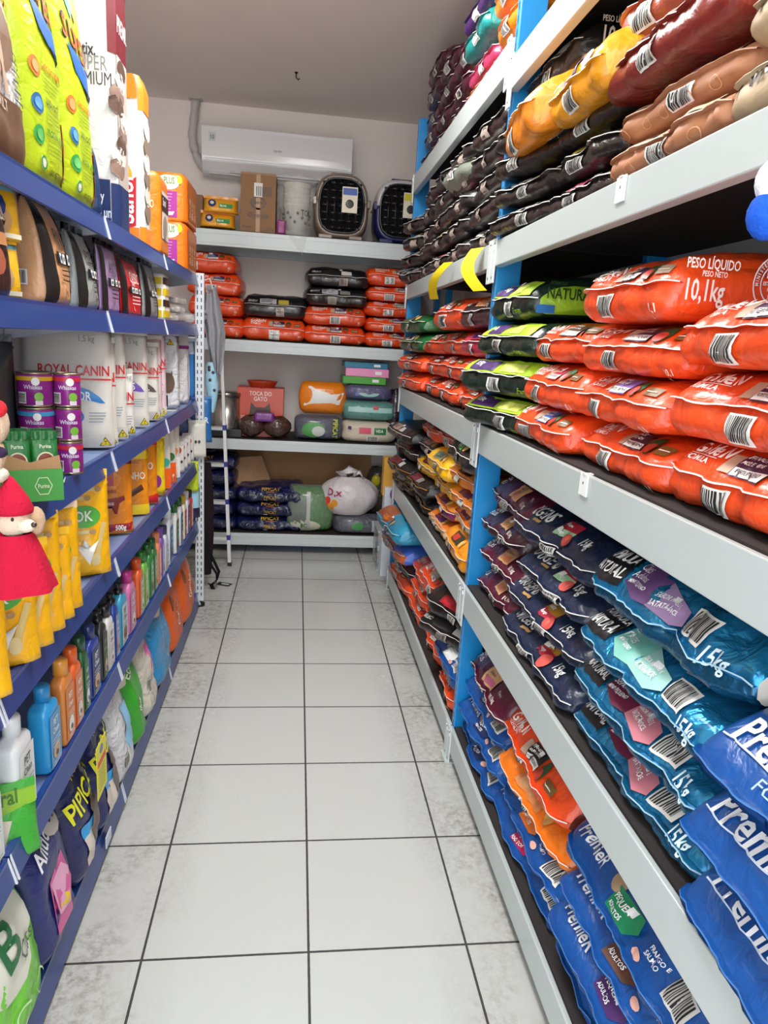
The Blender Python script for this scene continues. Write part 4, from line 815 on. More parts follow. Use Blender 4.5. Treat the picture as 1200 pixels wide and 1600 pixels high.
for nm, c, h in (('grass green box', 'i#4fa33a', .055), ('pink box', 'i#e58ab8', .062), ('sea blue box', 'i#2a7a9a', .045)):
    t = thing('flat_box', (Xa(568)+R.uniform(-.012, .012), 2.44, zc_), R.uniform(-.04, .04), nm+' lying in the right-hand pile of the second back shelf', 'box', 'flat boxes on the back rack')
    b = MB(); b.box(-.165, .165, 0, .22, 0, h, c, .003); b.build('carton', t); b = MB(); b.box(.06, .11, -.001, 0, h*.3, h*.7, 'i#f0f0ea'); b.build('sticker', t); zc_ += h+.001
t = thing('dark_bag', (Xa(618), 2.52, zs), 0, 'dark plum bag wedged at the right end of the second back shelf', 'bag'); b = MB(); b.grid(blob(.16, .42, .2, 0, 5), 20, 14, 'w#241528'); b.build('bag', t)
t = thing('storage_jar', (Xa(352, 2.5), 2.55, zs), 0, 'grey metal canister behind the ladder on the second back shelf', 'canister'); b = MB(); b.lathe([(.115, 0), (.12, .01), (.12, .30)], 's#a9a6a2', 28); b.build('can', t)
b = MB(); b.lathe([(.124, .30), (.124, .325), (.118, .33)], 's#8f8c88', 28); b.build('lid', t); b = MB(); b.box(-.13, .13, -.13, .13, -.001, .06, 'g#151416', .005); b.build('base', t)
# bottom shelf
zb = BLV[0][1]+.008
t = thing('cardboard_sheet', (-.05, 2.90, zb), 0, 'long brown cardboard sheet standing behind goods on the lowest back shelf', 'cardboard')
b = MB(); b.box(-.60, .62, 0, .006, 0, .60, 'c#b58a62', .001, T=Matrix.Rotation(-.01, 4, 'Y')); b.box(-.7, -.1, .012, .018, .05, .69, 'c#a57d58', .001); b.build('sheet', t)
t = thing('cardboard_sheet', (-.62, 2.62, zb+.36), (0, 0, .1), 'torn piece of brown cardboard above the navy sacks', 'cardboard'); b = MB(); b.add([(-.2, 0, .16), (.28, .02, .20), (.36, .02, -.02), (.10, -.04, -.13), (-.2, 0, -.02)], [(0, 1, 2, 3, 4)], 'c#a98260', False); b.add([(-.2, .005, .16), (.28, .025, .20), (.36, .025, -.02), (.10, -.035, -.13), (-.2, .005, -.02)], [(4, 3, 2, 1, 0)], 'c#a98260', False); b.build('sheet', t)
litter('litter_bag', 'green and cream litter bag in clear wrap with barcode strip', 'bag', Xa(490), 2.52, zb, .37, .36, .24, 'w#3d7a32', lambda p, w, h, l: (p.disc(w*.38, h*.16, .13, .05, 'i#cfd0b8', 1, 14, mb=l), p.disc(w*.25, h*.5, .09, .12, 'i#6a7468', 1, 14, mb=l), p.rect(w*.42, w*.50, h*.08, h*.92, 'i#b9bdb4', 3, l), p.text('BC', w*.3, h*.12, .035, 'i#2a5a34', 4, mb=l), p.bars(w*.42, h*.5, w*.08, .05, along=True)))
litter('litter_bag', 'dark litter pack under the tied white plastic bag', 'bag', Xa(571), 2.50, zb, .42, .15, .24, 'w#262a44', lambda p, w, h, l: (p.disc(w*.45, h*.5, .05, .035, 'i#3f8a44', 1, 12, mb=l), p.rect(w*.72, w*.84, h*.2, h*.8, 'i#b8bcc8', 1, l)))
t = thing('grocery_bag', (Xa(552, 2.5), 2.50, zb+.155), 0, 'tied white plastic carrier bag with red and orange print, right of centre', 'bag')
b = MB()
def gb(u, v):
    an = 2*math.pi*u; s = math.sin(math.pi*(.12+.83*v))**.55; n = 1+.10*noise.noise(Vector((math.cos(an)*1.7, math.sin(an)*1.7, v*3)))+.05*abs(math.sin(an*7+v*3))*v
    return (.235*math.cos(an)*s*n, .15*math.sin(an)*s*n, .30*v)
b.grid(gb, 48, 22, mat('thin white plastic', '#ddd4d6', .3, 0, .7, 18)); b.build('bag_body', t)
b = MB()
for k in range(3): b.tube([(-.02, -.02, .27), (-.06-.02*k, -.06, .34), (-.02, -.05, .38-.02*k), (.04, -.06, .35), (.02, -.03, .28)], [.014, .022, .026, .022, .012], 'thin' if False else mat('thin white plastic', '#ddd4d6'), 8, .6)
b.tube([(.0, 0, .28), (.07, -.05, .345), (.10, -.04, .30)], [.02, .03, .012], mat('thin white plastic', '#ddd4d6'), 8, .5); b.build('knot', t)
b = MB(); S = lambda a, q, off=0.: Vector(gb(.5+.25+a/1.1, q/.30))*1.012+Vector((0, -off, 0)); p = Print(b, S, .03); p.text('D,x', -.16, .16, .055, 'i#b02a5a', 2, .9)
for k, (aa, qq) in enumerate(((-.17, .09), (-.13, .07), (-.15, .12), (-.10, .10))): p.disc(aa, qq, .024, .03, 'i'+['#d8442a', '#e89a2a'][k % 2], 1, 10)
b.build('bag_print', t)
t = thing('dark_bag', (Xa(598, 2.6), 2.72, zb), 0, 'dark bag with yellow print half hidden behind the white carrier bag', 'bag'); b = MB(); b.grid(blob(.22, .50, .2, 0, 8), 20, 14, 'w#4a463c'); b.ell((-.02, -.09, .40), (.04, .02, .05), '#c8b81c', 8); b.build('bag', t)
# things beside / under the back rack
def fbox(name, label, cat, p0, p1, Y, d, c, zf=None, group=None, bev=.002):
    x0, a_ = xz(p0[0], p0[1], Y); x1, c_ = xz(p1[0], p1[1], Y)
    if zf is not None: c_ = zf
    t = thing(name, ((x0+x1)/2, Y, c_), 0, label, cat, group); b = MB(); w = abs(x1-x0); b.box(-w/2, w/2, 0, d, 0, a_-c_, c, bev); b.build('body', t); return t, w, a_-c_
fbox('carton', 'yellow and tan upright carton beyond the far rack corner', 'box', (601, 715), (619, 775), 1.95, .10, 'c#d8a040')
fbox('carton', 'narrow pale wooden-coloured box standing right of the back rack', 'box', (594, 815), (606, 868), 2.2, .12, 'c#c8a078', 0)
t, w, h = fbox('poster_board', 'white box with a purple dot beside the far blue post', 'box', (602, 762), (616, 818), 1.90, .12, 'i#d9dde4', 0)
b = MB(); b.lathe_c((w*.3, -.001, h*.93), (.03, .002, .045), 'i#7a4a9a', 12); b.build('purple_dot', t)
b = MB(); b.box(-w*.3, w*.3, .02, .1, -.9, .001, 'c#b08a68'); b.build('stand', t) if False else None
# clear plastic box on the floor
x0, y0 = plane(588, 897, 2, 0).x, 2.02
t = thing('clear_box', (.665, 2.02, 0), 0, 'clear plastic box of small navy and white packets on the floor', 'box')
b = MB(); W2, H2, D2 = .22, .30, .30
for q in ((-W2/2, W2/2, 0, .003, 0, H2), (-W2/2, W2/2, D2-.003, D2, 0, H2), (-W2/2, -W2/2+.003, 0, D2, 0, H2), (W2/2-.003, W2/2, 0, D2, 0, H2), (-W2/2, W2/2, 0, D2, 0, .004)): b.box(*q, clear('clear box plastic', .22, '#dfe6ea', 0))
b.build('box_shell', t)
b = MB(); b.box(-W2/2-.006, W2/2+.006, -.006, D2+.006, H2-.004, H2+.012, 'g#b9bec2', .003); b.build('rim', t); b = MB(); b.box(-W2/2-.003, W2/2+.003, -.003, D2, 0, .012, 'g#aab0b4', .002); b.build('base', t)
for k in range(5):
    q = tag(MB().build('x'), 'x', 'x') if False else None
    b = MB(); b.box(-.045, .045, -.012, .012, 0, .085, '#1f2444', .006); b.box(-.03, .03, -.0135, -.012, .012, .05, 'i#e8e8ee')
    o = b.build('small_packet', None, (.60+.055*(k % 3), 2.07+.06*(k//3)+.01*k, .016+.09*(k//3)), (0, 0, R.uniform(-.3, .3))); tag(o, 'small navy packet with white front inside the clear plastic box', 'packet', 'packets in the clear box')
t = thing('basket', (.46, 2.72, 0), 0, 'round dark wicker basket under the right end of the back rack', 'basket'); b = MB(); b.lathe([(.09, 0), (.12, .04), (.125, .05), (.115, .05), (.085, .008)], 'f#4a3a2c', 20); b.build('basket', t)
o = tag((lambda b: (b.box(-.36, .36, -.02, .02, 0, .03, 'm#1450a0', .003), b)[1])(MB()).build('blue_beam', None, (-.12, 2.62, .002), (0, 0, -.06)), 'loose blue steel beam lying on the floor under the back rack', 'beam')
o = tag((lambda b: (b.box(-.18, .18, -.02, .02, 0, .028, 'm#d0d4d4', .003), b)[1])(MB()).build('white_beam', None, (.34, 2.64, .002), (0, 0, .02)), 'loose white steel beam lying on the floor beside the blue one', 'beam')
v = plane(350, 913, 2, 0)
t = thing('floor_sticker', (v.x, v.y, .001), -.4, 'small black and white sticker on the floor by the dangling strap', 'sticker'); b = MB(); b.box(-.05, .05, -.03, .03, 0, .001, 'i#16161a'); b.box(-.02, .035, -.005, .012, .001, .0014, 'i#e8e8e8'); b.build('sticker', t)

# ------------------------------------------------------------------ ladder, shirt, straps
LY = 2.08
def at(px, py, Y=LY): v = plane(px, py, 1, Y); return v
f0 = at(359, 884); tp = at(343, 590); tp = Vector((tp.x, LY, tp.z))
t = thing('step_ladder', (f0.x, LY, 0), 0, 'white aluminium step ladder with blue step caps behind the gondola end', 'ladder')
LW = .40; zt_ = 1.62
def rail(x0, y0, x1, y1, z1, name='rail'):
    b = MB(); b.loft([[(x0-.012, y0-.02, 0), (x0+.012, y0-.02, 0), (x0+.012, y0+.02, 0), (x0-.012, y0+.02, 0)], [(x1-.010, y1-.018, z1), (x1+.010, y1-.018, z1), (x1+.010, y1+.018, z1), (x1-.010, y1+.018, z1)]], 'm#dfe0e0')
    for i in range(len(b.sm)): b.sm[i] = False
    b.build(name, t); b = MB(); b.box(x0-.015, x0+.015, y0-.023, y0+.023, 0, .028, 'g#17171a', .003); b.build('rubber_foot', t)
dxr = at(343, 590).x-f0.x
rail(0, 0, dxr, 0.10, zt_); rail(-LW, 0, -LW-dxr*.6, .10, zt_)
for py in (669, 726, 784, 839):
    z = at(350, py).z; k = z/zt_; xr = dxr*k
    b = MB(); b.box(-LW+.01-dxr*k*.6, xr-.012, .10*k-.03, .10*k+.045, z-.022, z, 'm#cfd1d1', .003); b.build('step', t)
    b = MB(); b.box(xr-.014, xr+.014, .10*k-.022, .10*k+.022, z-.022, z+.016, 'g#26338a', .003); b.build('step_cap', t)
# grey garment hung on the gondola upright
t = thing('hanging_shirt', tuple(plane(328, 455, 1, 1.42)), 0, 'grey cloth garment hanging from the gondola upright', 'garment')
o3 = plane(328, 455, 1, 1.42); b = MB()
out = [((318, 462), (338, 450)), ((313, 485), (346, 492)), ((320, 510), (352, 520)), ((324, 540), (351, 548)), ((332, 565), (348, 575)), ((337, 582), (345, 588))]
L_ = [plane(*a_[0], 1, 1.42)-o3 for a_ in out]; R_ = [plane(*a_[1], 1, 1.42)-o3 for a_ in out]
def sh(u, v, sgn=1):
    k = v*(len(out)-1); i = min(int(k), len(out)-2); f = k-i; l = L_[i].lerp(L_[i+1], f); r = R_[i].lerp(R_[i+1], f); p = l.lerp(r, u)
    return (p.x, sgn*.035*math.sin(math.pi*u)**.6+.014*math.sin(u*13+v*4), p.z+.01*math.sin(u*9))
G_ = mat('grey cloth', '#8f8f94', .9, 0, .3, 40, spec=.2)
b.grid(lambda u, v: sh(u, v, -1), 22, 24, G_); b.grid(lambda u, v: sh(u, v, 1), 22, 24, G_); b.build('cloth', t)
b = MB(); r0 = plane(316, 492, 1, 1.40)-o3; b.tube([tuple(r0+Vector((.028*math.cos(q), -.03, .028*math.sin(q)))) for q in [k*.7 for k in range(10)]], .009, G_, 8); b.build('rolled_sleeve', t)
t2 = thing('hanging_hook', tuple(o3+Vector((-.02, -.01, .02))), 0, 'small white wire hook on the gondola upright top', 'hook'); b = MB(); b.tube([(-.02, 0, 0), (-.01, 0, .04), (.02, 0, .05), (.035, 0, .0), (.03, 0, -.04)], .004, 'm#e4e6e8', 6); b.build('hook', t2)
# light-blue toy under the garment
o4 = plane(330, 600, 1, 1.42)
t = thing('blue_soft_toy', tuple(o4), 0, 'pale blue soft pack with dark spots dangling under the grey garment', 'toy'); b = MB()
def toy(u, v): w_ = .045*math.sin(math.pi*(.1+.85*v))**.6*(1-.35*v); return (w_*math.cos(2*math.pi*u)+.01*v, .025*math.sin(2*math.pi*u), .13-.30*v)
b.grid(toy, 20, 14, '#9cc8dc'); b.build('pouch_body', t); b = MB(); q_ = Vector((-.64, 1.28, 1.80))-o4; b.tube([(0, 0, .12), tuple(q_*.5+Vector((0, 0, .08))), tuple(q_)], .003, 'f#8fa8b8', 6); b.build('cord', t)
b = MB()
for u_, v_ in ((.7, .15), (.8, .2), (.72, .35), (.82, .55), (.7, .1)): q = toy(u_, v_); b.ell((q[0], q[1], q[2]), (.010, .004, .010), 'i#3a2c28', 8)
b.build('spots', t)
# black strap hanging to the floor
o5 = Vector((-.60, 1.56, 0)); q5 = lambda px, py: plane(px, py, 1, 1.56)-o5
t = thing('black_leash', tuple(o5), 0, 'black webbing leash hanging down to the floor behind the gondola foot', 'leash')
b = MB(); A = [q5(*q) for q in ((323, 830), (325, 858), (336, 880), (342, 893), (340, 905), (330, 913), (325, 912))]; b.tube(A, .010, 'f#17161a', 6, .35)
A = [q5(*q) for q in ((323, 850), (328, 880), (339, 897), (338, 910), (328, 915))]; b.tube(A, .009, 'f#1c1b1e', 6, .35); A = [q5(*q) for q in ((330, 913), (333, 921), (338, 929))]; b.tube(A, .013, 'f#17161a', 6, .4); b.build('webbing', t)
b = MB(); b.grid(lambda u, v: (-.045+.05*math.cos(2*math.pi*u)*(.6+.4*math.sin(3*v)), .03+.03*math.sin(2*math.pi*u), .85-.75*v), 16, 14, 'f#241a1e'); b.build('dark_pouch', t)
# yellow hanging strips on the rack beam
for nm, a_, b_, x_ in (('left', (706, 410), (684, 468), .565), ('right', (752, 388), (757, 455), .572)):
    top = plane(*a_, 0, x_+.01); bot = plane(*b_, 0, x_); d = bot-top
    t = thing('yellow_strip', tuple(top), 0, 'bright yellow paper strip hanging over the beam, %s of the two' % nm, 'strip', None)
    b = MB(); ww = .055 if nm == 'left' else .075
    sg = 1
    def fs(u, v, e=0.): return (-.035*math.sin(math.pi*v)-.012*v+e+(u-.5)*.03-.015, d.y*v-(u-.5)*ww+(0.03*math.sin(math.pi*v) if nm == 'right' else 0), d.z*v)
    b.grid(lambda u, v: fs(u, v), 4, 14, 'p#dcc410'); b.grid(lambda u, v: fs(u, v, .001), 4, 14, 'p#dcc410'); b.build('strip', t)

# ================================================================== goods on the gondola
def ysz(px, z, x=-.66): return ysol(px, x, z)
LF = math.pi/2     # facing the aisle
def faisle(px0, px1, z, H, T, fc, label, x=-.66, dy=0., W=None, **kw):
    """package facing the aisle; near and far front edges seen in columns px0, px1"""
    y0, y1 = ysz(px0, z, x), ysz(px1, z, x)
    if W: y1 = y0+W
    return pouch((x-T/2, (y0+y1)/2, z), kw.pop('rz', LF), y1-y0, H, T, fc, label, **kw)
def fcam(px1, z, W, H, T, fc, label, yaw=25, x=-.66, **kw):
    """package facing the entrance, turned by yaw degrees; its right front edge seen in column px1"""
    y1 = ysz(px1, z, x); a = RAD(yaw)
    c = Vector((x, y1, z))-Vector((math.cos(a), math.sin(a), 0))*(W/2)+Vector((-math.sin(a), math.cos(a), 0))*(T/2)
    return pouch(tuple(c), a, W, H, T, fc, label, **kw)
# ---- top shelf
z = GL[5]+.001
def d_rc_brown(p, q, s, l):
    W, H = s.W, s.H
    p.rect(0, W, 0, H*.24, 'i#6a4a30', 1); p.text('ROYAL CANIN', W*.06, H*.72, .045, 'i#c81e2c', 2, .62); p.rect(0, W, H*.675, H*.69, 'i#c81e2c', 2)
    p.disc(W*.45, H*.5, .10, .08, 'i#7a5a40', 2, 18); p.poly([(W*.40, H*.26), (W*.44, H*.5), (W*.5, H*.58), (W*.56, H*.48), (W*.58, H*.26), (W*.53, H*.26), (W*.5, H*.40), (W*.46, H*.26)], 'i#cfae98', 3, l)
    p.text('ADULT', W*.3, H*.18, .02, 'i#d8c8b0', 3); p.lines(W*.68, H*.45, .08, 6, .018, 'i#4a4a4a', .004); q.rect(0, s.T, 0, H*.24, 'i#6a4a30', 1)
faisle(-40, 58, z, .46, .16, 'w#e4e2e0', 'glossy white and brown bag with red lettering, nearest on the top blue shelf', draw=d_rc_brown, name='kibble_bag', tilt=-.03)
def d_lime(p, q, s, l):
    W, H = s.W, s.H
    for k, t in enumerate('SUPER'): p.text(t, W*(.12+.15*k), H*(.60-.012*k), .058, 'i#1c2a4a', 1, .9, -.1); p.text(t, W*(.13+.15*k), H*(.603-.012*k), .051, 'i#d8662a', 2, .9, -.1)
    p.poly([(W*.20, H*.585), (W*.5, H*.57), (W*.88, H*.55), (W*.93, H*.47), (W*.80, H*.45), (W*.60, H*.47), (W*.35, H*.50)], 'i#2a6ab8', 2, l); p.poly([(W*.6, H*.47), (W*.93, H*.47), (W*.95, H*.44), (W*.78, H*.44)], 'i#1c2f5a', 3, l)
    p.poly([(W*.15, H*.99), (W*.75, H*.99), (W*.68, H*.80), (W*.5, H*.70), (W*.3, H*.76)], 'i#7ab8a8', 1)
    p.poly([(W*.4, H*.99), (W*.85, H*.99), (W*.8, H*.76), (W*.6, H*.70)], 'i#b89a5a', 2)
    for k, (zz, c, t, tc) in enumerate(((.36, '#d8762a', 'CHEIO DO BOM PRÁ', '#c84a1c'), (.245, '#2a6a9a', 'LINDA VOCÊ', '#20303a'), (.145, '#3aa04a', 'PROTEÍNA ANIMAL', '#1f6a2a'))):
        p.disc(W*.18, H*zz, .021, .021, 'i'+c, 1, 16); p.disc(W*.18, H*zz, .013, .013, 'i'+['#e8a060', '#5a9ad0', '#6ac06a'][k], 2, 12); p.text(t, W*.32, H*(zz+.012), .014, 'i'+tc, 2, .72); p.lines(W*.34, H*(zz-.006), W*.42, 4, .009, 'i#8a9a20', .0025)
    p.disc(W*.22, H*.06, .015, .015, 'i#e8f0d0', 1, 12); p.disc(W*.22, H*.06, .015, .015, 'i#3a8a3a', 2, 12, .7); p.text('USO VETERINÁRIO', W*.34, H*.03, .012, 'i#2a3010', 2, .75)
    p.poly([(W*.84, H*.24), (W*.97, H*.26), (W*.97, .01), (W*.70, .01), (W*.86, H*.09)], 'i#b8481c', 2)
faisle(60, 113, z, .64, .15, '#bcd41a', 'lime green tall bag with orange and blue lettering, nearer of two, top blue shelf', draw=d_lime, name='kibble_bag', tilt=-.02)
faisle(116, 158, z, .64, .15, '#bcd41a', 'lime green tall bag beside the white and maroon pack, top blue shelf', draw=d_lime, name='kibble_bag', tilt=-.01)
faisle(158, 163, z, .24, .12, '#1d3a66', 'dark blue slim packet between lime bag and maroon pack, top blue shelf', name='treat_packet', near=False)
def pack2(label, px0, px1, H, T, fc, sc, draw, zz=None, **kw):
    return faisle(px0, px1, zz if zz is not None else z, H, T, fc, label, box=True, sc=sc, draw=draw, seal=False, name='pad_pack', cat='pack', amp=.0015, **kw)
def d_petix(p, q, s, l):
    W, H, T = s.W, s.H, s.T
    p.rect(0, W, H*.62, H, 'i#6a1420', 1); p.rect(0, W, 0, H*.16, 'i#1a3060', 1); p.rect(W*.1, W*.98, H*.16, H*.62, 'i#b8aca4', 1)
    for k in range(9): p.disc(W*(.2+.08*(k % 5)), H*(.22+.045*k), .05, .03, 'i'+['#8a7064', '#d8d0c8', '#5a4438'][k % 3], 2, 12)
    p.text('petix', W*.12, H*.86, .055, 'i#e8e0e0', 2, .8); p.text('PREMIUM', W*.12, H*.70, .045, 'i#d8c8c8', 2, .6)
    p.rect(0, W, H*.955, H*.965, 'i#b89a5a', 2)
    q.rect(0, T, H*.84, H, 'i#6a1420', 1); q.rect(0, T, H*.835, H*.842, 'i#b89a5a', 2); q.rect(0, T, 0, H*.17, 'i#1a3060', 1)
    q.text('petix.', T*.42, H*.60, .034, 'i#2a2a2a', 2, .8); q.text('SUPER', T*.42, H*.55, .040, 'i#8a8a86', 2, .8, 0, 0, False); q.text('PREMIUM', T*.30, H*.50, .036, 'i#3a3a3a', 2, .8, 0, 0, False)
    q.text('Power dry', T*.3, H*.09, .03, 'i#e8ecf4', 2, .7); q.disc(T*.22, H*.10, .02, .02, 'i#e8ecf4', 2, 12, .7); q.text('24 un', T*.7, H*.03, .03, 'i#e8ecf4', 2, .7)
pack2('tall white and maroon pad pack, nearest of two towering packs, top blue shelf', 186, 204, .80, .22, '#dddbd9', '#dddbd9', d_petix)
def d_sanol(p, q, s, l):
    W, H, T = s.W, s.H, s.T
    p.rect(0, W, H*.80, H, 'i#ee8418', 1); p.rect(0, W, 0, H*.1, 'i#ee8418', 1)
    for k in range(6): p.disc(W*.5, H*(.2+.1*k), .05, .035, 'i'+['#8a7868', '#e0dcd4'][k % 2], 2, 12)
    q.rect(0, T, H*.86, H, 'i#ee8418', 1); q.rect(0, T, 0, H*.09, 'i#ee8418', 1); q.disc(T*.55, H*.40, .05, .05, 'i#f4b01c', 1, 16)
    q.poly([(T*.5, H*.07), (T*.92, H*.10), (T*.95, H*.40), (T*.55, H*.34)], 'i#c8202c', 2, l); q.text('Sanol', T*.86, H*.11, .065, 'i#ffffff', 3, .8, math.pi/2)
    q.rect(0, T*.12, 0, H, 'i#ee8418', 1)
pack2('tall white and orange pad pack with red badge, top blue shelf', 226, 236, .56, .17, '#dddbd6', '#dddbd6', d_sanol)
def d_or(p, q, s, l):
    W, H, T = s.W, s.H, s.T
    p.rect(W*.2, W*.95, H*.2, H*.8, 'i#d8cfc4', 1, l); p.rect(W*.2, W*.9, H*.55, H*.75, 'i#3a1a18', 2, l); p.text('Sanol', W*.24, H*.62, .03, 'i#f0ece4', 3, .7, mb=l); p.disc(W*.5, H*.35, .04, .05, 'i#9a8878', 2, 12)
    q.text('Tapete', T*.08, H*.62, .03, 'i#f8e8c8', 2, .7); q.text('HIGIÊNICO', T*.08, H*.55, .03, 'i#f8e8c8', 2, .55); q.bars(T*.3, H*.05, .035, .05, along=True)
pack2('orange pad pack before the purple-labelled pair, top blue shelf', 250, 264, .31, .14, '#e8801a', '#e8801a', d_or)
def d_pur(p, q, s, l):
    W, H, T = s.W, s.H, s.T
    p.rect(W*.1, W*.9, H*.1, H*.9, 'i#c86a1e', 1)
    for k in range(3): p.text('BLUE', W*(.3+.2*k), H*.15, .04, 'i#f4dcb8', 2, .7, math.pi/2)
    q.rect(T*.2, T*.80, H*.08, H*.62, 'i#b0289a', 1, l); q.disc(T*.5, H*.80, .07, .035, 'i#f4ecd8', 1, 14); q.disc(T*.5, H*.80, .05, .02, 'i#f8f4ea', 2, 12); q.text('PLUS', T*.36, H*.77, .03, 'i#6a9a2a', 3, .7)
    q.lines(T*.26, H*.55, T*.4, 7, .014, 'i#e0a0d8', .004); q.poly([(T*.35, H*.10), (T*.65, H*.12), (T*.72, H*.2), (T*.42, H*.18)], 'i#f4f0f4', 3); q.disc(T*.9, H*.86, .015, .02, 'i#d8d020', 2, 10)
for i in range(2): pack2('orange pad pack with magenta panel, %s of the pair, end of top blue shelf' % ('lower', 'upper')[i], 292, 308, .225, .18, '#e8791a', '#ee8420', d_pur, zz=z+i*.228, group='magenta-panelled pad packs')
t = pouch((-.70, ysz(268, z), z), LF, .10, .16, .04, '#3a78c8', 'small blue and yellow packet below the orange pad pack, top blue shelf', name='treat_packet', near=False, bands=((0, 1, 0, .35, '#e8c81c'),))

# ---- second shelf
z = GL[4]+.001
def d_gran(p, q, s, l):
    W, H = s.W, s.H; p.text('GRAN', W*.5, H*.66, .024, 'i#e8e0d8', 2, .7); p.text('PLUS', W*.5, H*.60, .024, 'i#e8e0d8', 2, .7); p.rect(W*.35, W*.8, H*.40, H*.5, 'i#c88a5a', 1, l); p.disc(W*.4, H*.28, .04, .03, 'i#a85a40', 1, 12)
faisle(-20, 28, z, .24, .10, '#34191a', 'dark brown bag with tan label at the near end of second blue shelf', draw=d_gran, name='kibble_bag', group='brown bags on the second blue shelf')
def d_yel(p, q, s, l): p.disc(s.W*.4, s.H*.62, .03, .03, 'i#1c3a80', 1, 12, mb=l); p.disc(s.W*.45, s.H*.35, .035, .03, 'i#c8a070', 1, 12); p.disc(s.W*.5, s.H*.33, .012, .012, 'i#2a1a14', 2, 8); p.rect(s.W*.1, s.W*.9, s.H*.04, s.H*.12, 'i#e8e4c8', 1)
fcam(44, z, .12, .11, .06, '#efb81c', 'yellow packet with dark blue disc beside the brown bag, lower of two', 60, name='treat_packet', draw=d_yel, near=False, bands=((0, 1, .85, 1, '#6ab8d8'),), group='yellow packets on the second blue shelf')
fcam(43, z+.115, .12, .11, .06, '#efb81c', 'yellow packet with pale blue top beside the brown bag, upper of two', 60, name='treat_packet', draw=d_yel, near=False, bands=((0, 1, .85, 1, '#6ab8d8'),), group='yellow packets on the second blue shelf')
def mk_fin(col, word, tc='#20180f', barc=False):
    def d(p, q, s, l):
        W, H = s.W, s.H; p.rect(W*.03, W*.20, 0, H*.97, 'i#141213', 1); p.rect(W*.9, W, 0, H*.97, 'i#141213', 1)
        p.rect(W*.26, W, H*.40, H*.52, 'i#141213', 2)
        for k in range(3): p.rect(W*(.36+.17*k), W*(.36+.17*k)+W*.11, H*.41, H*.51, 'i#e8e6e0', 3); p.rect(W*(.38+.17*k), W*(.38+.17*k)+W*.06, H*.44, H*.48, 'i#3a5a8a' if k != 1 else 'i#7a7a78', 4)
        p.text(word, W*.34, H*.60, .034, 'i'+tc, 2, .75, 0, 0, False); p.text('CREAM', W*.4, H*.54, .014, 'i'+tc, 2, .9, 0, 0, False); p.lines(W*.4, H*.34, W*.4, 3, .012, 'i'+tc, .003); p.text('1kg', W*.45, H*.10, .014, 'i'+tc, 2)
        if barc: q.bars(s.T*.15, H*.16, .055, .035)
        q.text(word, s.T*.25, H*.55, .03, 'i'+tc, 2, .8, math.pi/2, 0, False)
    return d
for px0, px1, H, c, w, T, nm, pos in ((86, 119, .235, '#d9a272', 'FINESSE', .13, 'peach', 'left of the grey one'), (133, 160, .20, '#9aa09c', 'ELEGANCE', .10, 'silver grey', 'between peach and lilac bags'), (164, 192, .19, '#a284b0', 'ANTIOX', .05, 'lilac', 'left of the red bag'), (194, 226, .18, '#c81e26', 'CLASSIC', .06, 'red', 'between lilac and grey bags'), (231, 250, .20, '#8f918f', 'SENIOR', .07, 'grey', 'right of the red bag')):
    faisle(px0, px1, z, H, T, c, '%s and black bag, second blue shelf, %s' % (nm, pos), draw=mk_fin(c, w, '#f4ece8' if nm == 'red' else '#20180f', nm == 'peach'), name='kibble_bag', sc=c if nm in ('peach', 'silver grey') else '#1a1718', sealc='k#2a2829', group='black-edged bags on the second blue shelf')
faisle(28, 62, z+.10, .20, .05, 'w#161517', 'black glossy bag standing behind the peach bag, second blue shelf', x=-.80, name='kibble_bag', sealc='k#2a2829')
faisle(98, 118, z, .255, .08, 'w#1c1b1d', 'black glossy bag behind the silver grey one, second blue shelf', x=-.78, name='kibble_bag', sealc='k#2a2829')
def d_ybox(p, q, s, l):
    for k in range(4): q.rect(s.T*.5, s.T*.95, s.H*(.05+.24*k), s.H*(.20+.24*k), 'i#d8b81c', 1); p.rect(0, s.W, s.H*(.05+.24*k), s.H*(.20+.24*k), 'i'+['#d8b81c', '#3a2a1c'][k % 2], 1)
faisle(258, 265, z, .19, .09, 'i#e8e4d8', 'slim white and yellow box after the grey bag, second blue shelf', box=True, seal=False, draw=d_ybox, name='carton', cat='box')
for i in range(3):
    y = ysz(287, z); t = thing('wrapped_tray', (-.74, y, z+i*.042), R.uniform(-.1, .1), 'clear-wrapped beige tray, %s of three by the gondola end' % ORD[3][i], 'tray', 'wrapped trays on the second blue shelf')
    b = MB(); b.box(-.075, .075, -.10, .10, .003, .03, 'w#b3a898', .008); b.build('tray', t); b = MB(); b.box(-.08, .08, -.105, .105, .001, .037, clear(), .014); b.build('wrap', t)
t = thing('wrapped_tray', (-.70, ysz(300, z), z), .2, 'loose clear plastic sleeve beside the wrapped trays', 'plastic sleeve'); b = MB(); b.box(-.05, .05, -.12, .12, .001, .05, clear('loose clear film', .35, '#e0e0de'), .02); b.build('wrap', t)

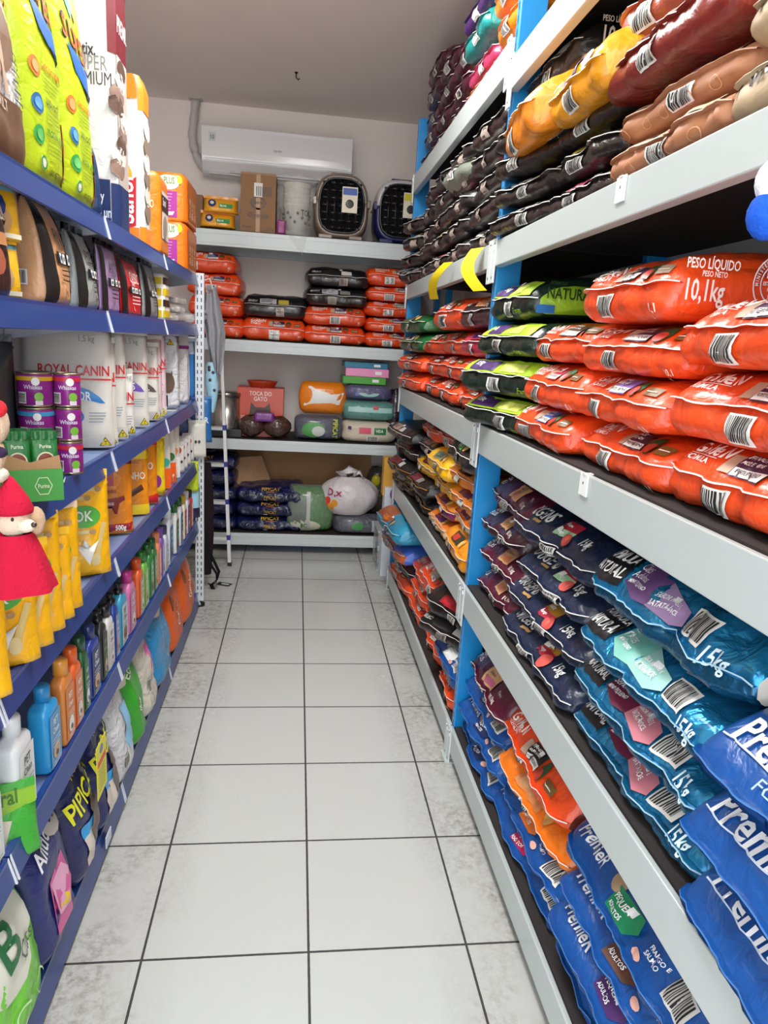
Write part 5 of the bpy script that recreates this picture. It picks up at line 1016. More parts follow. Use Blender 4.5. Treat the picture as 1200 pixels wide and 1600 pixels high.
# ---- third shelf
z = GL[3]+.001
def mk_rc(accent=None, wcol='i#c8202c', txt=1, kg='1,5 kg', word='INDOOR'):
    def d(p, q, s, l):
        W, H = s.W, s.H; zt = H*.62 if s.H > .25 else H*.56
        if txt: p.text('ROYAL CANIN', W*.97, zt, .030, 'i#c8202c', 2, .72, 0, 2); p.rect(W*.02, W*.985, zt-.014, zt-.009, 'i#c8202c', 2)
        p.text(kg, W*.62, H*.90, .018, 'i#8a8a88', 2, .8, 0, 0, False); p.rect(W*.60, W*.84, H*.955, H*.957, 'i#9a9a98', 2)
        if accent:
            p.poly([(W*.10, H*.385), (W*.92, H*.385), (W*.86, H*.44), (W*.74, H*.50), (W*.55, H*.54), (W*.3, H*.53)], 'i'+accent, 2, l); p.text(word, W*.76, H*.41, .026, 'i#f4f6f8', 3, .7, 0, 2, mb=l)
        p.disc(W*.62, H*.27, .016, .016, 'i'+(accent or '#6a6ab8'), 2, 14, .3 if not accent else 0); p.lines(W*.73, H*.30, W*.2, 4, .009, 'i#7a8a9a', .0025); p.disc(W*.6, H*.17, .012, .010, 'i#8a5a3a', 2, 10); p.lines(W*.3, H*.36, W*.3, 2, .008, 'i#a8a8a4', .002)
        p.rect(0, W, .0, H*.12, 'p#d4d0c4', 1); p.warn(W*.9, H*.02, .028)
    return d
GW = 'p#d8d5cc'; sl = dict(sealc='p#cfccc4', name='kibble_bag', group='white bags on the third blue shelf')
fcam(178, z, .26, .365, .10, GW, 'largest white bag with blue badge, near end of third blue shelf', 12, draw=mk_rc('#2a84cc'), **sl)
fcam(113, z, .17, .225, .07, 'p#d4d1ca', 'smallest white bag in front of the largest, beside the cans', 8, draw=mk_rc('#2a84cc', kg='400 g'), **sl)
Lk = [(186, .22, .33, None, GW, 'white bag with yellow triangle tucked behind the largest one', 22, 'x'), (202, .22, .36, None, GW, 'white bag with red paw and line, third blue shelf', 24, 'x'),
      (213, .15, .22, None, 'p#dcdad4', 'short white bag before the violet-badged one', 26, 'x'), (235, .23, .355, '#7a58b8', GW, 'white bag with violet badge, third blue shelf', 24, 'IDOSOS'),
      (252, .20, .31, '#6a5a58', GW, 'white bag with brown-grey badge, third blue shelf', 26, 'STERIL'), (257, .20, .34, None, 'p#e2c4cc', 'pale pink bag, nearer of two, third blue shelf', 28, 'x'),
      (263, .22, .36, '#d8a0b4', 'p#e4ccd2', 'pale pink bag, farther of two, third blue shelf', 26, 'KITTEN')]
for px, w, h, ac, c, lab, yw, word in Lk: fcam(px, z, w, h, .07, c, lab, yw, draw=mk_rc(ac, word=word), **sl)
def d_cat(p, q, s, l):
    W, H = s.W, s.H; p.disc(W*.3, H*.42, .03, .05, 'i#c8604a', 2, 12); p.disc(W*.72, H*.35, .035, .05, 'i#6a5648', 2, 14, mb=l); p.poly([(W*.62, H*.44), (W*.66, H*.52), (W*.70, H*.46)], 'i#6a5648', 3); p.poly([(W*.76, H*.46), (W*.80, H*.52), (W*.83, H*.43)], 'i#6a5648', 3)
    p.rect(W*.1, W*.7, H*.02, H*.18, 'i#1a1612', 2, l); p.rect(W*.16, W*.62, H*.04, H*.10, 'i#d8b01c', 3, l); p.warn(W*.8, H*.86, .03)
fcam(284, z, .24, .36, .08, 'w#dcdfe2', 'white glossy bag with grey cat and gold band, third blue shelf', 28, draw=d_cat, name='kibble_bag')
def d_l2(p, q, s, l): W, H = s.W, s.H; p.rect(0, W, H*.80, H*.85, 'i#8a1f78', 2); p.rect(0, W, H*.85, H, 'i#c8c2c0', 1); p.disc(W*.6, H*.25, .02, .05, 'i#c87a2a', 2, 12); p.warn(W*.6, H*.70, .03)
fcam(298, z, .20, .36, .07, 'w#e2dfe0', 'white bag with purple stripe near the gondola end', 30, draw=d_l2, name='kibble_bag')
fcam(307, z, .16, .33, .05, '#c8d4e4', 'pale bag with blue side at the end of third blue shelf', 30, near=False, name='kibble_bag', bands=((.7, 1, 0, .8, '#3a78b8'),))
t = thing('gold_packet', (-.655, ysz(292, z, -.655), z), .5, 'small black and gold packet before the cat bag', 'packet') if False else None
# cans
def can(x, y, zz, r, h, band, label, body='#8f1f86', crown=True):
    t = thing('food_can', (x, y, zz), 0, label, 'can', 'purple pet food cans'); b = MB()
    b.lathe([(r*.93, 0), (r, .004), (r, h-.004), (r*.97, h)], 'g'+body, 26)
    S = lambda a, q, off=0.: Vector(((r+off+.0004)*math.sin(a/r), -(r+off+.0004)*math.cos(a/r), q)); p = Print(b, S, .008)
    p.rect(-r*1.6, r*1.6, h*.80, h*.93, 'i'+band, 1); p.disc(.016, h*.78, .009, .010, 'i#f0ece8', 2, 12); p.disc(.022, h*.32, .010, .011, 'i#7ab83a', 2, 12); p.rect(.014, .03, h*.06, h*.2, 'i#e8d8e4', 2); p.bars(-.028, h*.1, .022, h*.35, along=True); p.text('Whiskas', -.01, h*.55, .010, 'i#e8d8f0', 2, .8)
    b.build('tin', t); b = MB()
    b.lathe([(r*.97, h-.001), (r*1.01, h+.001), (r*1.01, h+.004), (r*.94, h+.005), (r*.92, h+.001), (.001, h+.001)], 's#b8a888', 26); b.build('rim', t); b = MB(); b.lathe([(r*.94, -.0), (r*1.01, .0005), (r*1.01, .004), (r*.99, .005)], 's#b8a888', 26); b.build('rim', t)
yc = ysz(96, z, -.69)
for k in range(4):
    can(-.665, yc-.005, z+k*.0535*1.62, .032, .080, ['#c8283c', '#8f1f86', '#c8283c', '#c8283c'][k] , 'purple can with red band, %s in the column by the white bag' % ORD[4][k]) if k < 3 else None
for k in range(3): can(-.735, yc-.03, z+k*.0868, .042, .080, ['#c8283c', '#3a9ac8', '#d8a81c'][k], 'wide purple can with %s band beside the green pouches' % ['red', 'pale blue', 'yellow'][k])
# green sachets in a display tray
def d_gr(p, q, s, l):
    W, H = s.W, s.H; p.disc(W*.5, H*.62, W*.36, H*.15, 'i#8a3a24', 1, 14, mb=l); p.disc(W*.5, H*.62, W*.38, H*.16, 'i#d8d8b0', 2, 16, .85, mb=l); p.poly([(W*.12, H*.12), (W*.5, H*.04), (W*.88, H*.12), (W*.88, H*.36), (W*.5, H*.5), (W*.12, H*.36)], 'i#145c2c', 3, l)
    p.text('DOG CHOW', W*.5, H*.24, .012, 'i#e8f0d8', 4, .75, 0, 1, mb=l); p.text('Purina', W*.5, H*.84, .008, 'i#d8e8c8', 2, .8, 0, 1)
zg = z+.003
yg = ysz(72, z, -.64)
tr = thing('display_tray', (-.685, yg-.045, z), RAD(28), 'torn green cardboard tray holding the green food sachets', 'tray')
b = MB(); b.box(-.085, .085, -.055, -.052, .0, .07, 'i#3f9a3a'); b.box(-.085, .085, .052, .055, 0, .09, 'i#3f9a3a'); b.box(.082, .085, -.052, .052, 0, .065, 'i#3f9a3a'); b.box(-.085, -.082, -.052, .052, 0, .08, 'i#3f9a3a'); b.box(-.085, .085, -.052, .052, 0, .002, 'c#b08a60'); b.build('tray', tr)
b = MB(); S = lambda a, q, off=0.: Vector((a, -.0556-off, q)); p = Print(b, S, .05)
for k in (-.045, .045): p.disc(k, .034, .018, .022, 'i#cfe0b8', 1, 6, .9); p.text('Purina', k, .03, .009, 'i#cfe0b8', 2, .7, 0, 1)
S = lambda a, q, off=0.: Vector((.0856+off, a, q)); p = Print(b, S, .05); p.disc(0, .034, .018, .022, 'i#cfe0b8', 1, 6, .9); p.text('Purina', 0, .03, .009, 'i#cfe0b8', 2, .7, 0, 1); b.build('printed_logo', tr)
b = MB()
for sg, y_ in ((-1, -.051), (1, -.049)): b.add([(-.08, y_-.001*sg, .06), (-.05, y_, .115), (-.02, y_, .10), (.03, y_, .055), (.08, y_, .10), (.084, y_, .06)], [(0, 1, 2, 3, 4, 5)[::sg]], 'c#b98f66', False)
b.build('torn_edge', tr)
for k in range(6):
    a_ = Vector((-.055+.055*(k % 3), -.030+.045*(k//3), .004)); a_ = Matrix.Rotation(RAD(28), 4, 'Z') @ a_
    pouch((tr.location.x+a_.x, tr.location.y+a_.y, z+a_.z), RAD(28), .05, .13, .018, '#1f7a34', 'slim dark green food sachet standing in the torn green tray', 'sachet', 'food_sachet', 'green sachets in the tray', draw=d_gr, sealc='#1a6a2c', amp=.001)
t = thing('display_tray', (-.76, yg-.20, z), RAD(25), 'second green cardboard tray behind the red-nosed plush', 'tray'); b = MB(); b.box(-.08, .08, -.07, .07, 0, .15, 'i#2f8a38', .002); b.box(-.05, .05, -.0712, -.07, .05, .12, 'i#e0e6d8'); b.build('tray', t)
for k in range(2): pouch((-.79+.06*k, yg-.21, z+.152), RAD(25), .05, .13, .02, '#1f7a34', 'green sachet with yellow band standing on the second green tray', 'sachet', 'food_sachet', 'green sachets on second tray', near=False, bands=((0, 1, .6, .85, '#e0b01c'),))
t = thing('pet_bowl', (-.83, ysz(10, z), z+.16), 0, 'dark grey round bowl shape behind the cans, third blue shelf', 'bowl') if False else None
fcam(24, z, .20, .33, .12, 'g#2f3236', 'dark charcoal bag in shade beside the largest white bag', 10, x=-.76, name='kibble_bag', near=False, sealc='#2a2c30')

# ---- fourth shelf: treat pouches
z = GL[2]+.001
def mk_ok(n):
    def d(p, q, s, l):
        W, H = s.W, s.H; p.disc(W*.60, H*.60, W*.26, H*.11, 'i#4fae3e', 1, 18, mb=l); p.text('OK', W*.60, H*.555, H*.10, 'i#f4f6ee', 2, .8, 0, 1, mb=l)
        for x_, y_, r_ in ((.72, .86, .0), (.55, .78, .5), (.6, .45, .2)): p.rect(W*(x_-.10), W*(x_+.10), H*(y_-.016), H*(y_+.016), 'i#ecd694', 2); p.disc(W*(x_+.12), H*y_, .010, .008, 'i#b8925a', 3, 8)
        p.poly([(W*.72, H*.20), (W*.80, H*.18), (W*.94, H*.52), (W*.87, H*.54)], 'i#dcc078', 2); p.poly([(W*.42, H*.36), (W*.56, H*.30), (W*.60, H*.38), (W*.68, H*.30), (W*.80, H*.36), (W*.70, H*.22), (W*.66, H*.12), (W*.56, H*.22)], 'i#f2f0e6', 3); p.disc(W*.75, H*.17, .014, .020, 'i#e0cc94', 3, 10)
    return d
Y_ = '#fcbc0c'
for i, (px, w, h, lab) in enumerate(((20, .20, .25, 'yellow bone treat pouch at the frame edge, nearest the camera'), (66, .20, .26, 'yellow bone treat pouch, second nearest, below the red plush'), (84, .18, .24, 'yellow bone treat pouch under the red plush skirt'), (104, .17, .28, 'yellow treat pouch behind the red plush with green disc'), (118, .17, .22, 'short yellow treat pouch with white splash'), (132, .17, .27, 'yellow treat pouch with open white seal strip'), (176, .19, .30, 'largest yellow treat pouch with green OK disc'))):
    fcam(px, z, w, h, .05, Y_, lab, 26+R.uniform(-4, 6), draw=mk_ok(i), amp=.007, x=-.622, group='yellow bone treat pouches', sealc='i#f0d8b0' if i == 5 else '#ffc81c', tilt=-.03)
def d_carne(p, q, s, l):
    W, H = s.W, s.H; p.rect(W*.25, W*.62, H*.62, H*.80, 'i#c01c28', 1, l); p.text('S', W*.40, H*.65, H*.11, 'i#ffffff', 2, .9, mb=l); p.text('palitinho', W*.3, H*.53, H*.055, 'i#7a1c14', 2, .8)
    p.poly([(W*.30, H*.28), (W*.36, H*.28), (W*.38, H*.34), (W*.60, H*.34), (W*.62, H*.26), (W*.68, H*.26), (W*.72, H*.40), (W*.84, H*.44), (W*.82, H*.49), (W*.68, H*.47), (W*.36, H*.45), (W*.28, H*.40)], 'i#8a1a1a', 2, l); p.text('CARNE', W*.5, H*.38, H*.035, 'i#f0d8c8', 3, .8, 0, 1, mb=l)
    p.poly([(W*.3, H*.02), (W*.95, H*.04), (W, H*.14), (W*.35, H*.12)], 'i#a01c30', 1); p.text('500g', W*.62, H*.05, H*.06, 'i#ffffff', 3, .8); p.rect(0, W*.15, H*.2, H*.35, 'i#4a2a78', 1)
fcam(209, z, .17, .285, .035, '#ec8a14', 'orange treat pouch with dark red cow picture', 24, draw=d_carne, sealc='#8a1420', bands=((0, 1, .90, 1, '#8a1420'),))
def mk_ho(big):
    def d(p, q, s, l):
        W, H = s.W, s.H; p.text('PALITINHO', W*.9, H*(.50 if big else .54), H*.10, 'i#f8f0e0', 2, .72, 0, 2)
        if big: p.rect(0, W, H*.84, H*.88, 'i#c8201c', 1); p.disc(W*.6, H*.28, .04, .05, 'i#7a3a1c', 1, 14, mb=l); p.disc(W*.5, H*.2, .03, .03, 'i#9a5a2a', 2, 10, mb=l); p.poly([(W*.2, 0), (W, 0), (W, H*.14), (W*.6, H*.10)], 'i#cc1e1e', 2)
        else: p.poly([(W*.45, H*.34), (W*.8, H*.46), (W*.86, H*.38), (W*.5, H*.26)], 'i#5a2814', 1, l); p.rect(0, W, 0, H*.15, 'i#f0d01c', 1)
        p.lines(W*.5, H*.80, W*.3, 2, .007, 'i#6a3a10', .002)
    return d
fcam(234, z, .15, .27, .035, '#ee9014', 'orange treat pouch with yellow zip strip and white lettering', 24, draw=mk_ho(0), bands=((0, 1, .86, .93, '#f4d41c'),), sealc='#f4a41c')
fcam(248, z, .20, .30, .05, '#ee8e14', 'taller orange and red treat pouch with brown meat picture', 24, draw=mk_ho(1), bands=((0, 1, .88, 1, '#f0c81c'),), sealc='#f0c81c')
fcam(259, z, .14, .26, .03, '#f0cc1c', 'narrow yellow pouch with purple dot behind the orange ones', 26, near=False, draw=lambda p, q, s, l: p.disc(s.W*.7, s.H*.25, .025, .03, 'i#8a2a8a', 1, 12))
def mk_cr(c, c2):
    def d(p, q, s, l): W, H = s.W, s.H; p.rect(W*.2, W, 0, H*.32, 'i'+c, 1); p.disc(W*.6, H*.40, .03, .03, 'i#c88a6a', 2, 12, mb=l); p.disc(W*.8, H*.42, .02, .02, 'i'+c2, 3, 10, mb=l); p.disc(W*.75, H*.85, .009, .009, 'i#c8602a', 2, 12, .6)
    return d
for px, w, h, c, c2, lab in ((268, .13, .30, '#f0641c', '#3aa890', 'cream pouch with orange foot and teal dot'), (276, .14, .31, '#ee5c1c', '#3a6a3a', 'cream pouch with orange-red foot'), (282, .15, .33, '#e8e4dc', '#d88a5a', 'tall cream pouch with rounded corners')):
    fcam(px, z, w, h, .03, 'p#dcd6c8', lab+', fourth blue shelf', 28, draw=mk_cr(c, c2), near=False)
for i, px in enumerate((289, 294, 299, 304)):
    fcam(px, z, .07, .15, .02, 'p#d8d4d0', 'small white sachet with three dark dots, %s from the left' % ['first', 'second', 'third', 'fourth'][i], 35, near=False, group='small white sachets, fourth blue shelf', draw=lambda p, q, s, l: (p.disc(s.W*.5, s.H*.8, .018, .018, 'i#b8502a', 1, 10), [p.disc(s.W*(.3+.2*k), s.H*.4, .006, .008, 'i#2a2a2a', 2, 8) for k in range(3)]))
fcam(322, z+.02, .10, .20, .02, 'p#d8d6cc', 'cream sachet jutting past the gondola end', 20, near=False, x=-.60, draw=lambda p, q, s, l: [p.disc(s.W*(.4+.2*k), s.H*.45, .008, .010, 'i#2a2a2a', 2, 8) for k in range(2)])
for i, (px, xx) in enumerate(((306, -.66), (331, -.58))):
    fcam(px, z+.09-.0, .22, .26, .05, ['#1d3f88', '#2f6fb0'][i], ['dark blue pouch with white R at the gondola end', 'lighter blue pouch jutting past the gondola end'][i], 12, near=False, x=xx, draw=lambda p, q, s, l: p.text('R', s.W*.8, s.H*.45, .035, 'i#e8eef8', 2, .8))
# ---- fifth shelf: bottles
z = GL[1]+.001
def rrect(w, d, zz, n=6, r=.4):
    out = []
    for k in range(4*n):
        an = 2*math.pi*(k+.5)/(4*n); c, s_ = math.cos(an), math.sin(an); e = .45; out.append((w/2*math.copysign(abs(c)**e, c), d/2*math.copysign(abs(s_)**e, s_), zz))
    return out
def bottle(px0, px1, H, c, lc, label, cap='#1a1a1c', kind='pump', D=.045, W=None, x=-.66, mark=None, name='shampoo_bottle', side=0):
    y0, y1 = ysz(px0, z, x), ysz(px1, z, x); w = W or min(max(y1-y0, .05), .10); t = thing(name, (x-D/2, y0+w/2, z), LF, label, 'bottle', 'bottles on the fifth blue shelf')
    hb = H*.80; b = MB(); b.loft([rrect(w*.94, D*.92, 0), rrect(w, D, .006), rrect(w, D, hb*.86), rrect(w*.97, D*.97, hb*.92), rrect(w*.80, D*.85, hb*.97), rrect(.030, .030, hb), rrect(.026, .026, hb+.008)], 'g'+c); b.build('body', t)
    b = MB()
    if kind == 'pump': b.lathe([(.016, hb+.004), (.016, hb+.022), (.006, hb+.026), (.006, H-.012), (.012, H-.012), (.012, H)], 'g'+cap, 14); b.box(-.03, .006, -.006, .006, H-.011, H-.001, 'g'+cap, .002)
    else: b.lathe([(.019, hb+.003), (.019, H-.006), (.016, H)], 'g'+cap, 16)
    b.build('cap', t)
    b = MB(); S = lambda a, q, off=0.: Vector((a-w/2, -D/2-.0009-off, q)); p = Print(b, S, .02)
    p.rect(w*.10, w*.92, hb*.05, hb*.84, 'i'+lc, 0)
    m_ = mark or '#f0f0ee'; r = random.Random(int(px0*7)); p.disc(w*.5, hb*.26, w*.26, hb*.12, 'i'+r.choice(['#caa888', '#e8ddd0', '#8a6a58', '#f0ece6']), 1, 14); p.disc(w*.5, hb*.22, w*.1, hb*.04, 'i#3a2a22', 2, 10)
    p.text('PET', w*.5, hb*.66, w*.20, 'i'+m_, 1, .8, 0, 1); p.text('Clean', w*.5, hb*.54, w*.17, 'i'+m_, 1, .8, 0, 1); p.lines(w*.2, hb*.46, w*.6, 3, .009, 'i'+m_, .002); p.lines(w*.2, hb*.12, w*.6, 2, .008, 'i'+m_, .002)
    b.build('front_label', t)
BT = [(-25, 2, .235, '#e4e6e4', '#dfe2e0', 'white spray bottle at the frame edge', 'pump', '#f0f0f0', '#2a6a3a', .11), (34, 76, .25, '#e6e8e8', '#e2e4e2', 'large white bottle with green leaf label', 'cap', '#e8e8e8', '#3a3a3a', .10),
      (80, 103, .225, '#2a9ad8', '#5a9ac8', 'bright blue bottle, nearest coloured one', 'cap', '#2a8ac8', None, .09), (105, 119, .24, '#d8843a', '#d8813c', 'amber orange bottle with a dog picture', 'cap', '#e89a3a', None, None), (120, 132, .235, '#e8682a', '#d88a5a', 'bright orange bottle behind the amber one', 'cap', '#e8601c', None, None),
      (134, 142, .235, '#1f5a34', '#2f6a44', 'dark green bottle behind the orange one', 'cap', '#1a4a2c', None, None), (145, 161, .23, '#2a3f98', '#24356e', 'navy bottle with white edge and orange fish', 'cap', '#20306a', None, None), (162, 170, .235, '#26282a', '#2c3030', 'black bottle with green leaf', 'pump', '#141416', '#6ab83a', None),
      (171, 180, .225, '#e8e6e2', '#e4e0da', 'slim white bottle with brown oval', 'cap', '#1a1a1c', '#5a3a2a', None), (182, 188, .235, '#24449c', '#8a94b8', 'royal blue bottle with black pump', 'pump', '#141416', None, None), (191, 201, .235, '#3aa0c8', '#c4d0d4', 'sky blue bottle with black pump', 'pump', '#141416', '#4a5a5a', None),
      (204, 217, .235, '#d87ab0', '#c88aa8', 'pink bottle with magenta cap', 'cap', '#c83a8a', None, None), (219, 226, .235, '#e8622a', '#c8a080', 'orange-red bottle after the pink one', 'cap', '#d8501c', None, None), (227, 233, .235, '#7ac84a', '#a8c890', 'light green bottle after the orange-red one', 'cap', '#2a7a2c', None, None), (236, 241, .235, '#2f8a3a', '#8ab088', 'mid green bottle', 'cap', '#226a2a', None, None),
      (242, 247, .235, '#2a7a34', '#98b090', 'dark green bottle before the peach one', 'cap', '#1a5a24', None, None), (249, 252.5, .235, '#ee8a62', '#e8c8b8', 'peach bottle', 'cap', '#ee8a62', None, None), (254, 258, .235, '#8a58b8', '#c8c0d0', 'violet bottle', 'cap', '#7a48a8', None, None), (260, 264, .22, '#cfd8e8', '#e0e4ea', 'white bottle with dark cap after the violet one', 'cap', '#2a2c60', '#4a5a8a', None),
      (266, 272, .28, '#e4e8ec', '#3a78b8', 'tall white and blue bottle with trigger top', 'cap', '#e8ecf0', None, .09), (276, 280, .26, '#eceeec', '#2f6a44', 'white bottle with green cap', 'cap', '#1f6a2c', None, None), (283, 286.5, .26, '#e8ecea', '#3a5a8a', 'white bottle with dark green cap', 'cap', '#1a5a2c', None, None), (289, 292, .24, '#f0e8d0', '#c83a2a', 'cream bottle with red label', 'cap', '#d8b01c', None, None), (294, 297, .24, '#e8e8e8', '#3a3a6a', 'white bottle with dark label near the gondola end', 'cap', '#d8d8d8', None, None), (299, 302, .22, '#c83030', '#e8d8c8', 'red bottle near the gondola end', 'cap', '#2a2a2a', None, None)]
for px0, px1, H, c, lc, lab, kd, cp, mk, W_ in BT: bottle(px0, px1, H, c, lc, lab+', fifth blue shelf', cp, kd, mark=mk, W=W_, D=.055 if px0 < 100 else .042)
def d_gp(p, q, s, l): W, H = s.W, s.H; p.poly([(W*.1, H*.15), (W*.7, H*.1), (W*.8, H*.6), (W*.3, H*.8)], 'i#d8d0bc', 1, l); [p.rect(W*(.15+.1*k), W*(.17+.1*k), H*.2, H*.65, 'i#a89c84', 2) for k in range(5)]; p.poly([(W*.3, H*.98), (W, H*.98), (W, H*.75), (W*.7, H*.7)], 'i#8ab82a', 1); p.text('Natural', W*.45, H*.82, .03, 'i#3a6a1c', 2, .8)
fcam(66, GL[1]-.055, .26, .155, .05, '#3fa832', 'green and white bone pack leaning before the white bottle', 30, x=-.615, name='bone_pack', cat='pack', draw=d_gp, tilt=-.1)
# hanging goods at the gondola end, fourth/fifth level
t = fcam(311, .76, .09, .16, .03, '#c8dc2a', 'lime yellow packet hanging at the gondola end', 25, near=False, x=-.63)
fcam(314, .60, .12, .18, .05, '#9cc8dc', 'pale blue packet with dark base at the gondola end', 25, near=False, x=-.62, bands=((0, 1, 0, .35, '#2a2448'),))
# ---- lowest shelf: litter bags leaning out
z = GL[0]+.001
def lbag(px0, px1, H, T, c, label, draw=None, tilt=-.05, x=-.63, **kw):
    y0, y1 = ysz(px0, z, x), ysz(px1, z, x); return pouch((x-T/2, (y0+y1)/2, z+.012), LF, y1-y0, H, T, c, label, tilt=tilt, draw=draw, name='litter_bag', amp=.010, neck=.08, group='litter bags on the lowest blue shelf', **kw)
def d_bc(p, q, s, l):
    W, H = s.W, s.H; p.disc(W*.55, H*.62, W*.36, H*.30, 'i#dcdccc', 1, 18, mb=l); p.text('B', W*.42, H*.50, .10, 'i#1f6a3a', 3, 1.); p.text('Cats', W*.62, H*.42, .04, 'i#4a5a4a', 3, .8, 0, 0, False); p.disc(W*.25, H*.68, .025, .022, 'i#1f6a3a', 2, 12, .7); p.disc(W*.5, H*.15, .035, .03, 'i#d8f0c0', 2, 16, .85); p.disc(W*.8, H*.12, .03, .026, 'i#d8f0c0', 2, 16, .85)
    p.disc(W*.35, H*.92, .05, .04, 'i#a89a8c', 2, 12)
lbag(-10, 84, .38, .20, '#6fd01e', 'lime green and white litter bag, nearest on the lowest blue shelf', d_bc, bands=((0, 1, .8, 1, '#1a2660'),), sealc='#1a2660')
def d_anti(p, q, s, l):
    W, H = s.W, s.H; p.text('cativo', W*.22, H*.72, .030, 'i#f0f0f4', 2, .8, .25); p.text('Antiodor', W*.2, H*.58, .048, 'i#f4f4f6', 2, .72, .25); p.poly([(W*.25, H*.12), (W*.7, H*.06), (W*.85, H*.28), (W*.7, H*.50), (W*.3, H*.46)], 'i#e05aa0', 1, l); p.poly([(W*.33, H*.22), (W*.65, H*.15), (W*.75, H*.35), (W*.62, H*.45), (W*.35, H*.42)], 'i#eca8c8', 2, l)
    p.disc(W*.70, H*.72, .045, .04, 'i#b8b0a8', 3, 14, mb=l); p.poly([(W*.60, H*.78), (W*.63, H*.86), (W*.68, H*.80)], 'i#a89c90', 4); p.poly([(W*.72, H*.80), (W*.78, H*.86), (W*.79, H*.76)], 'i#a89c90', 4); p.disc(W*.66, H*.73, .006, .006, 'i#20202a', 5, 8); p.disc(W*.74, H*.73, .006, .006, 'i#20202a', 5, 8); p.disc(W*.5, H*.22, .03, .02, 'i#e8c81c', 3, 12)
lbag(80, 130, .42, .22, '#1c2468', 'navy litter bag with pink panel and white script', d_anti)
def d_pip(p, q, s, l):
    W, H = s.W, s.H; p.text('PIPICAT', W*.12, H*.44, .064, 'i#e6e41e', 4, .62, .22); p.text('Fresco', W*.35, H*.70, .03, 'i#e0c020', 2, .8, .22); p.rect(W*.25, W*.85, H*.28, H*.36, 'i#2a9ad8', 1, l); p.rect(W*.25, W*.85, H*.08, H*.28, 'i#d8ccc0', 1, l)
    p.disc(W*.70, H*.26, .035, .065, 'i#6a5a50', 3, 14, mb=l); p.disc(W*.68, H*.42, .026, .024, 'i#5a4a40', 5, 12, mb=l); p.poly([(W*.60, H*.43), (W*.61, H*.51), (W*.67, H*.47)], 'i#5a4a40', 5); p.poly([(W*.69, H*.47), (W*.75, H*.51), (W*.75, H*.43)], 'i#5a4a40', 5); p.poly([(W*.86, H*.06), (W*.97, H*.10), (W*.97, H*.40), (W*.88, H*.34)], 'i#d83a6a', 2)
lbag(132, 163, .42, .22, '#1b2158', 'navy litter bag with yellow lettering and a cat, nearer', d_pip)
t = lbag(165, 192, .42, .22, '#1c2460', 'navy litter bag with yellow lettering and a cat, farther', d_pip)
b = MB(); w_ = .10
t = thing('yellow_leaflet', (-.625, ysz(158, .40, -.625), .30), LF, 'yellow leaflet with red band hanging before the navy litter bags', 'leaflet'); b.box(-.05, .05, -.002, 0, 0, .17, 'i#e4dc22'); b.box(-.04, .04, -.0028, -.002, .10, .118, 'i#d83a2a'); b.lathe_c((0, -.002, .145), (.018, .001, .014), 'i#6a7a98', 12)
for k in range(7): b.box(-.035, .03, -.0026, -.002, .02+.011*k, .023+.011*k, 'i#8a8620')
b.build('leaflet', t)
def d_wh(p, q, s, l): W, H = s.W, s.H; p.rect(W*.5, W*.9, H*.2, H*.6, 'i#8cc0e0', 1, l); p.text('CAT', W*.3, H*.78, .04, 'i#2a4a8a', 2, .8, .5); p.bars(W*.2, H*.1, .05, .05)
lbag(193, 217, .40, .22, 'w#d5d6d8', 'white and pale blue litter bag with navy tie', d_wh, sealc='#1f2468')
fcam(206, z+.31, .20, .16, .10, 'p#cfc8ba', 'cream granule bag lying above the white litter bag', 60, name='litter_bag', seal=False, x=-.64)
def d_g2(p, q, s, l): W, H = s.W, s.H; p.text('dog', W*.3, H*.3, .03, 'i#e8f4d8', 2, .8, .8); p.text('Eco', W*.2, H*.65, .035, 'i#e8f4d8', 2, .8, .8)
lbag(218, 234, .40, .22, '#35a022', 'bright green litter bag with white script', d_g2, sealc='#3aa828')
def d_pk(p, q, s, l): W, H = s.W, s.H; p.poly([(W*.4, H*.42), (W*.95, H*.45), (W*.95, H*.75), (W*.55, H*.7)], 'i#e070b0', 1, l); p.bars(W*.2, H*.25, .05, .05)
lbag(235, 251, .38, .22, 'w#d2cabc', 'cream and pink litter bag after the green one', d_pk)
fcam(256, z+.30, .20, .18, .10, 'p#c9bfb0', 'cream granule bag resting over the pink-marked one', 60, name='litter_bag', seal=False, x=-.65)
lbag(252, 274, .40, .22, 'w#238cc4', 'teal blue litter bag with white marks', lambda p, q, s, l: (p.text('A', s.W*.5, s.H*.2, .04, 'i#e8f4f8', 2, .8), p.poly([(s.W*.1, s.H*.7), (s.W*.9, s.H*.75), (s.W*.8, s.H*.95), (s.W*.2, s.H*.95)], 'i#d0dce4', 1, l)))
def d_og(p, q, s, l): W, H = s.W, s.H; p.text('Gatinho', W*.45, H*.25, .035, 'i#f8e8d0', 2, .8, 1.2); p.disc(W*.3, H*.6, .03, .04, 'i#8a4a1c', 1, 12)
lbag(275, 291, .38, .20, '#d85a18', 'orange bag leaning at the gondola end, nearer', d_og)
lbag(292, 308, .40, .20, '#e0601c', 'orange bag against the perforated upright, farther', d_og)

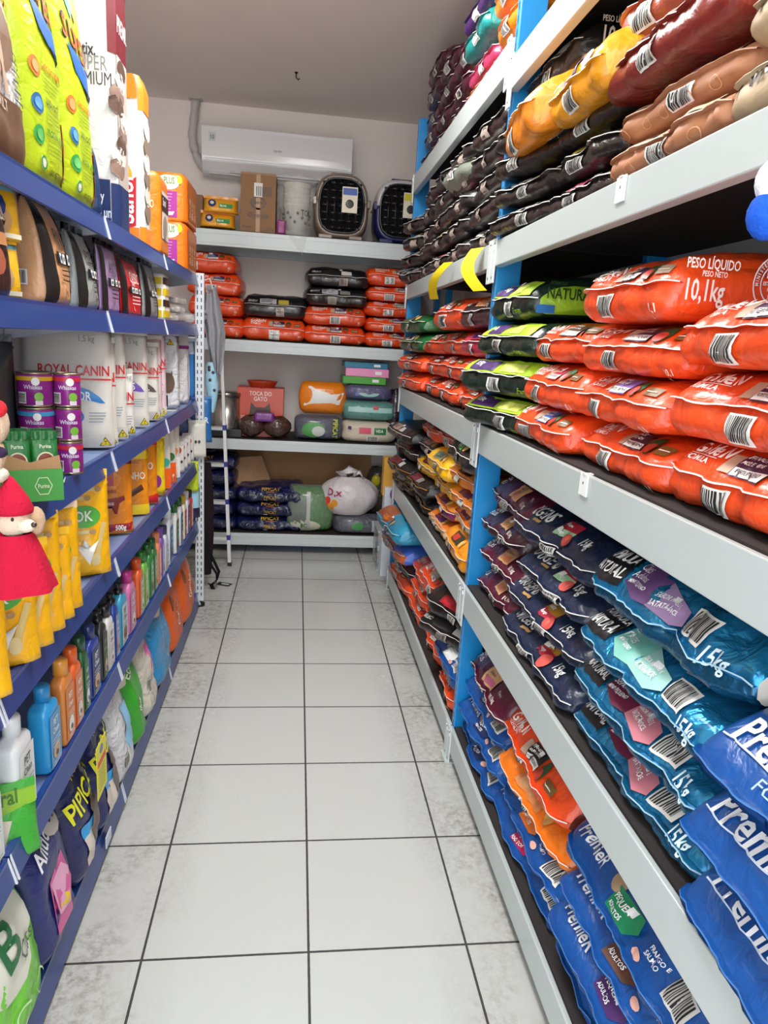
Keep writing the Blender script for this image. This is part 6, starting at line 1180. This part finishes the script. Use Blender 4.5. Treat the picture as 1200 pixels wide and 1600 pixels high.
# ---- plush toys hanging in the foreground, left
def plush(name, label, o, build, sc=.62):
    t = thing(name, tuple(o), RAD(20), label, 'plush toy'); build(t); t.scale = (sc, sc, sc); return t
o = plane(20, 815, 0, -.585)
def b1(t):
    F = 'f#c81c3c'; b = MB()
    def dr(u, v):
        r = .045+.052*v**.8+.007*math.sin(u*2*math.pi*6)*v; a_ = 2*math.pi*u; return (r*math.cos(a_), r*.8*math.sin(a_), .02-.155*v)
    b.grid(dr, 48, 14, F, True); b.add([dr(k/48, 1) for k in range(48)], [tuple(range(48))], F)
    b.tube([(-.03, 0, .0), (-.07, -.02, .03), (-.10, -.02, .10)], [.024, .03, .03], F, 10); b.build('red_dress', t)
    b = MB(); b.ell((.0, 0, .055), (.045, .042, .045), 'f#e4cdb4', 18); b.ell((.030, -.03, .045), (.024, .022, .018), 'f#efe0c8', 12); b.ell((.048, -.045, .050), (.008, .008, .007), 'g#3a2a24', 8); b.ell((.0, -.040, .065), (.004, .004, .005), 'g#1a1414', 8)
    b.ell((.055, .0, .05), (.022, .014, .038), 'f#c8a888', 12); b.ell((-.045, .0, .05), (.018, .014, .034), 'f#c8a888', 12); b.build('head', t)
    b = MB(); b.lathe([(.050, .075), (.052, .085), (.040, .115), (.018, .15), (.004, .17)], F, 18); b.build('red_cap', t)
plush('plush_toy', 'plush toy in a red dress hanging before the yellow pouches', o+Vector((0, 0, -.035)), b1, .70)
o = plane(2, 650, 0, -.60)
def b2(t):
    b = MB(); b.ell((0, 0, 0), (.06, .05, .075), 'f#dcc0a4', 16); b.ell((-.0, 0, -.10), (.045, .04, .06), 'f#d8b898', 14); b.ell((.0, .0, -.165), (.05, .045, .03), 'f#e6d8c8', 12); b.build('body', t)
    b = MB(); b.ell((.03, -.035, .05), (.026, .024, .028), 'f#e0303c', 12); b.build('nose', t)
    b = MB(); b.ell((.02, -.02, -.09), (.03, .025, .02), 'f#3a2a48', 10); b.build('collar', t)
plush('plush_toy', 'beige plush toy with round red nose hanging at the left frame edge', o+Vector((-.01, -.03, -.01)), b2, .55)
o = plane(1203, 318, 0, .42)
t = thing('plush_toy', tuple(o), 0, 'blurry blue and white soft toy hanging at the right frame edge', 'plush toy')
b = MB(); b.ell((.0, 0, -.012), (.022, .022, .026), 'f#1f55c0', 14); b.build('blue_body', t); b = MB(); b.ell((.0, 0, .022), (.019, .019, .024), 'f#e4e6ea', 14); b.build('white_head', t)
for o_ in list(bpy.data.objects):
    l_ = o_.get('label')
    if l_ and len(l_.split()) > 16: print('LONG', len(l_.split()), l_)
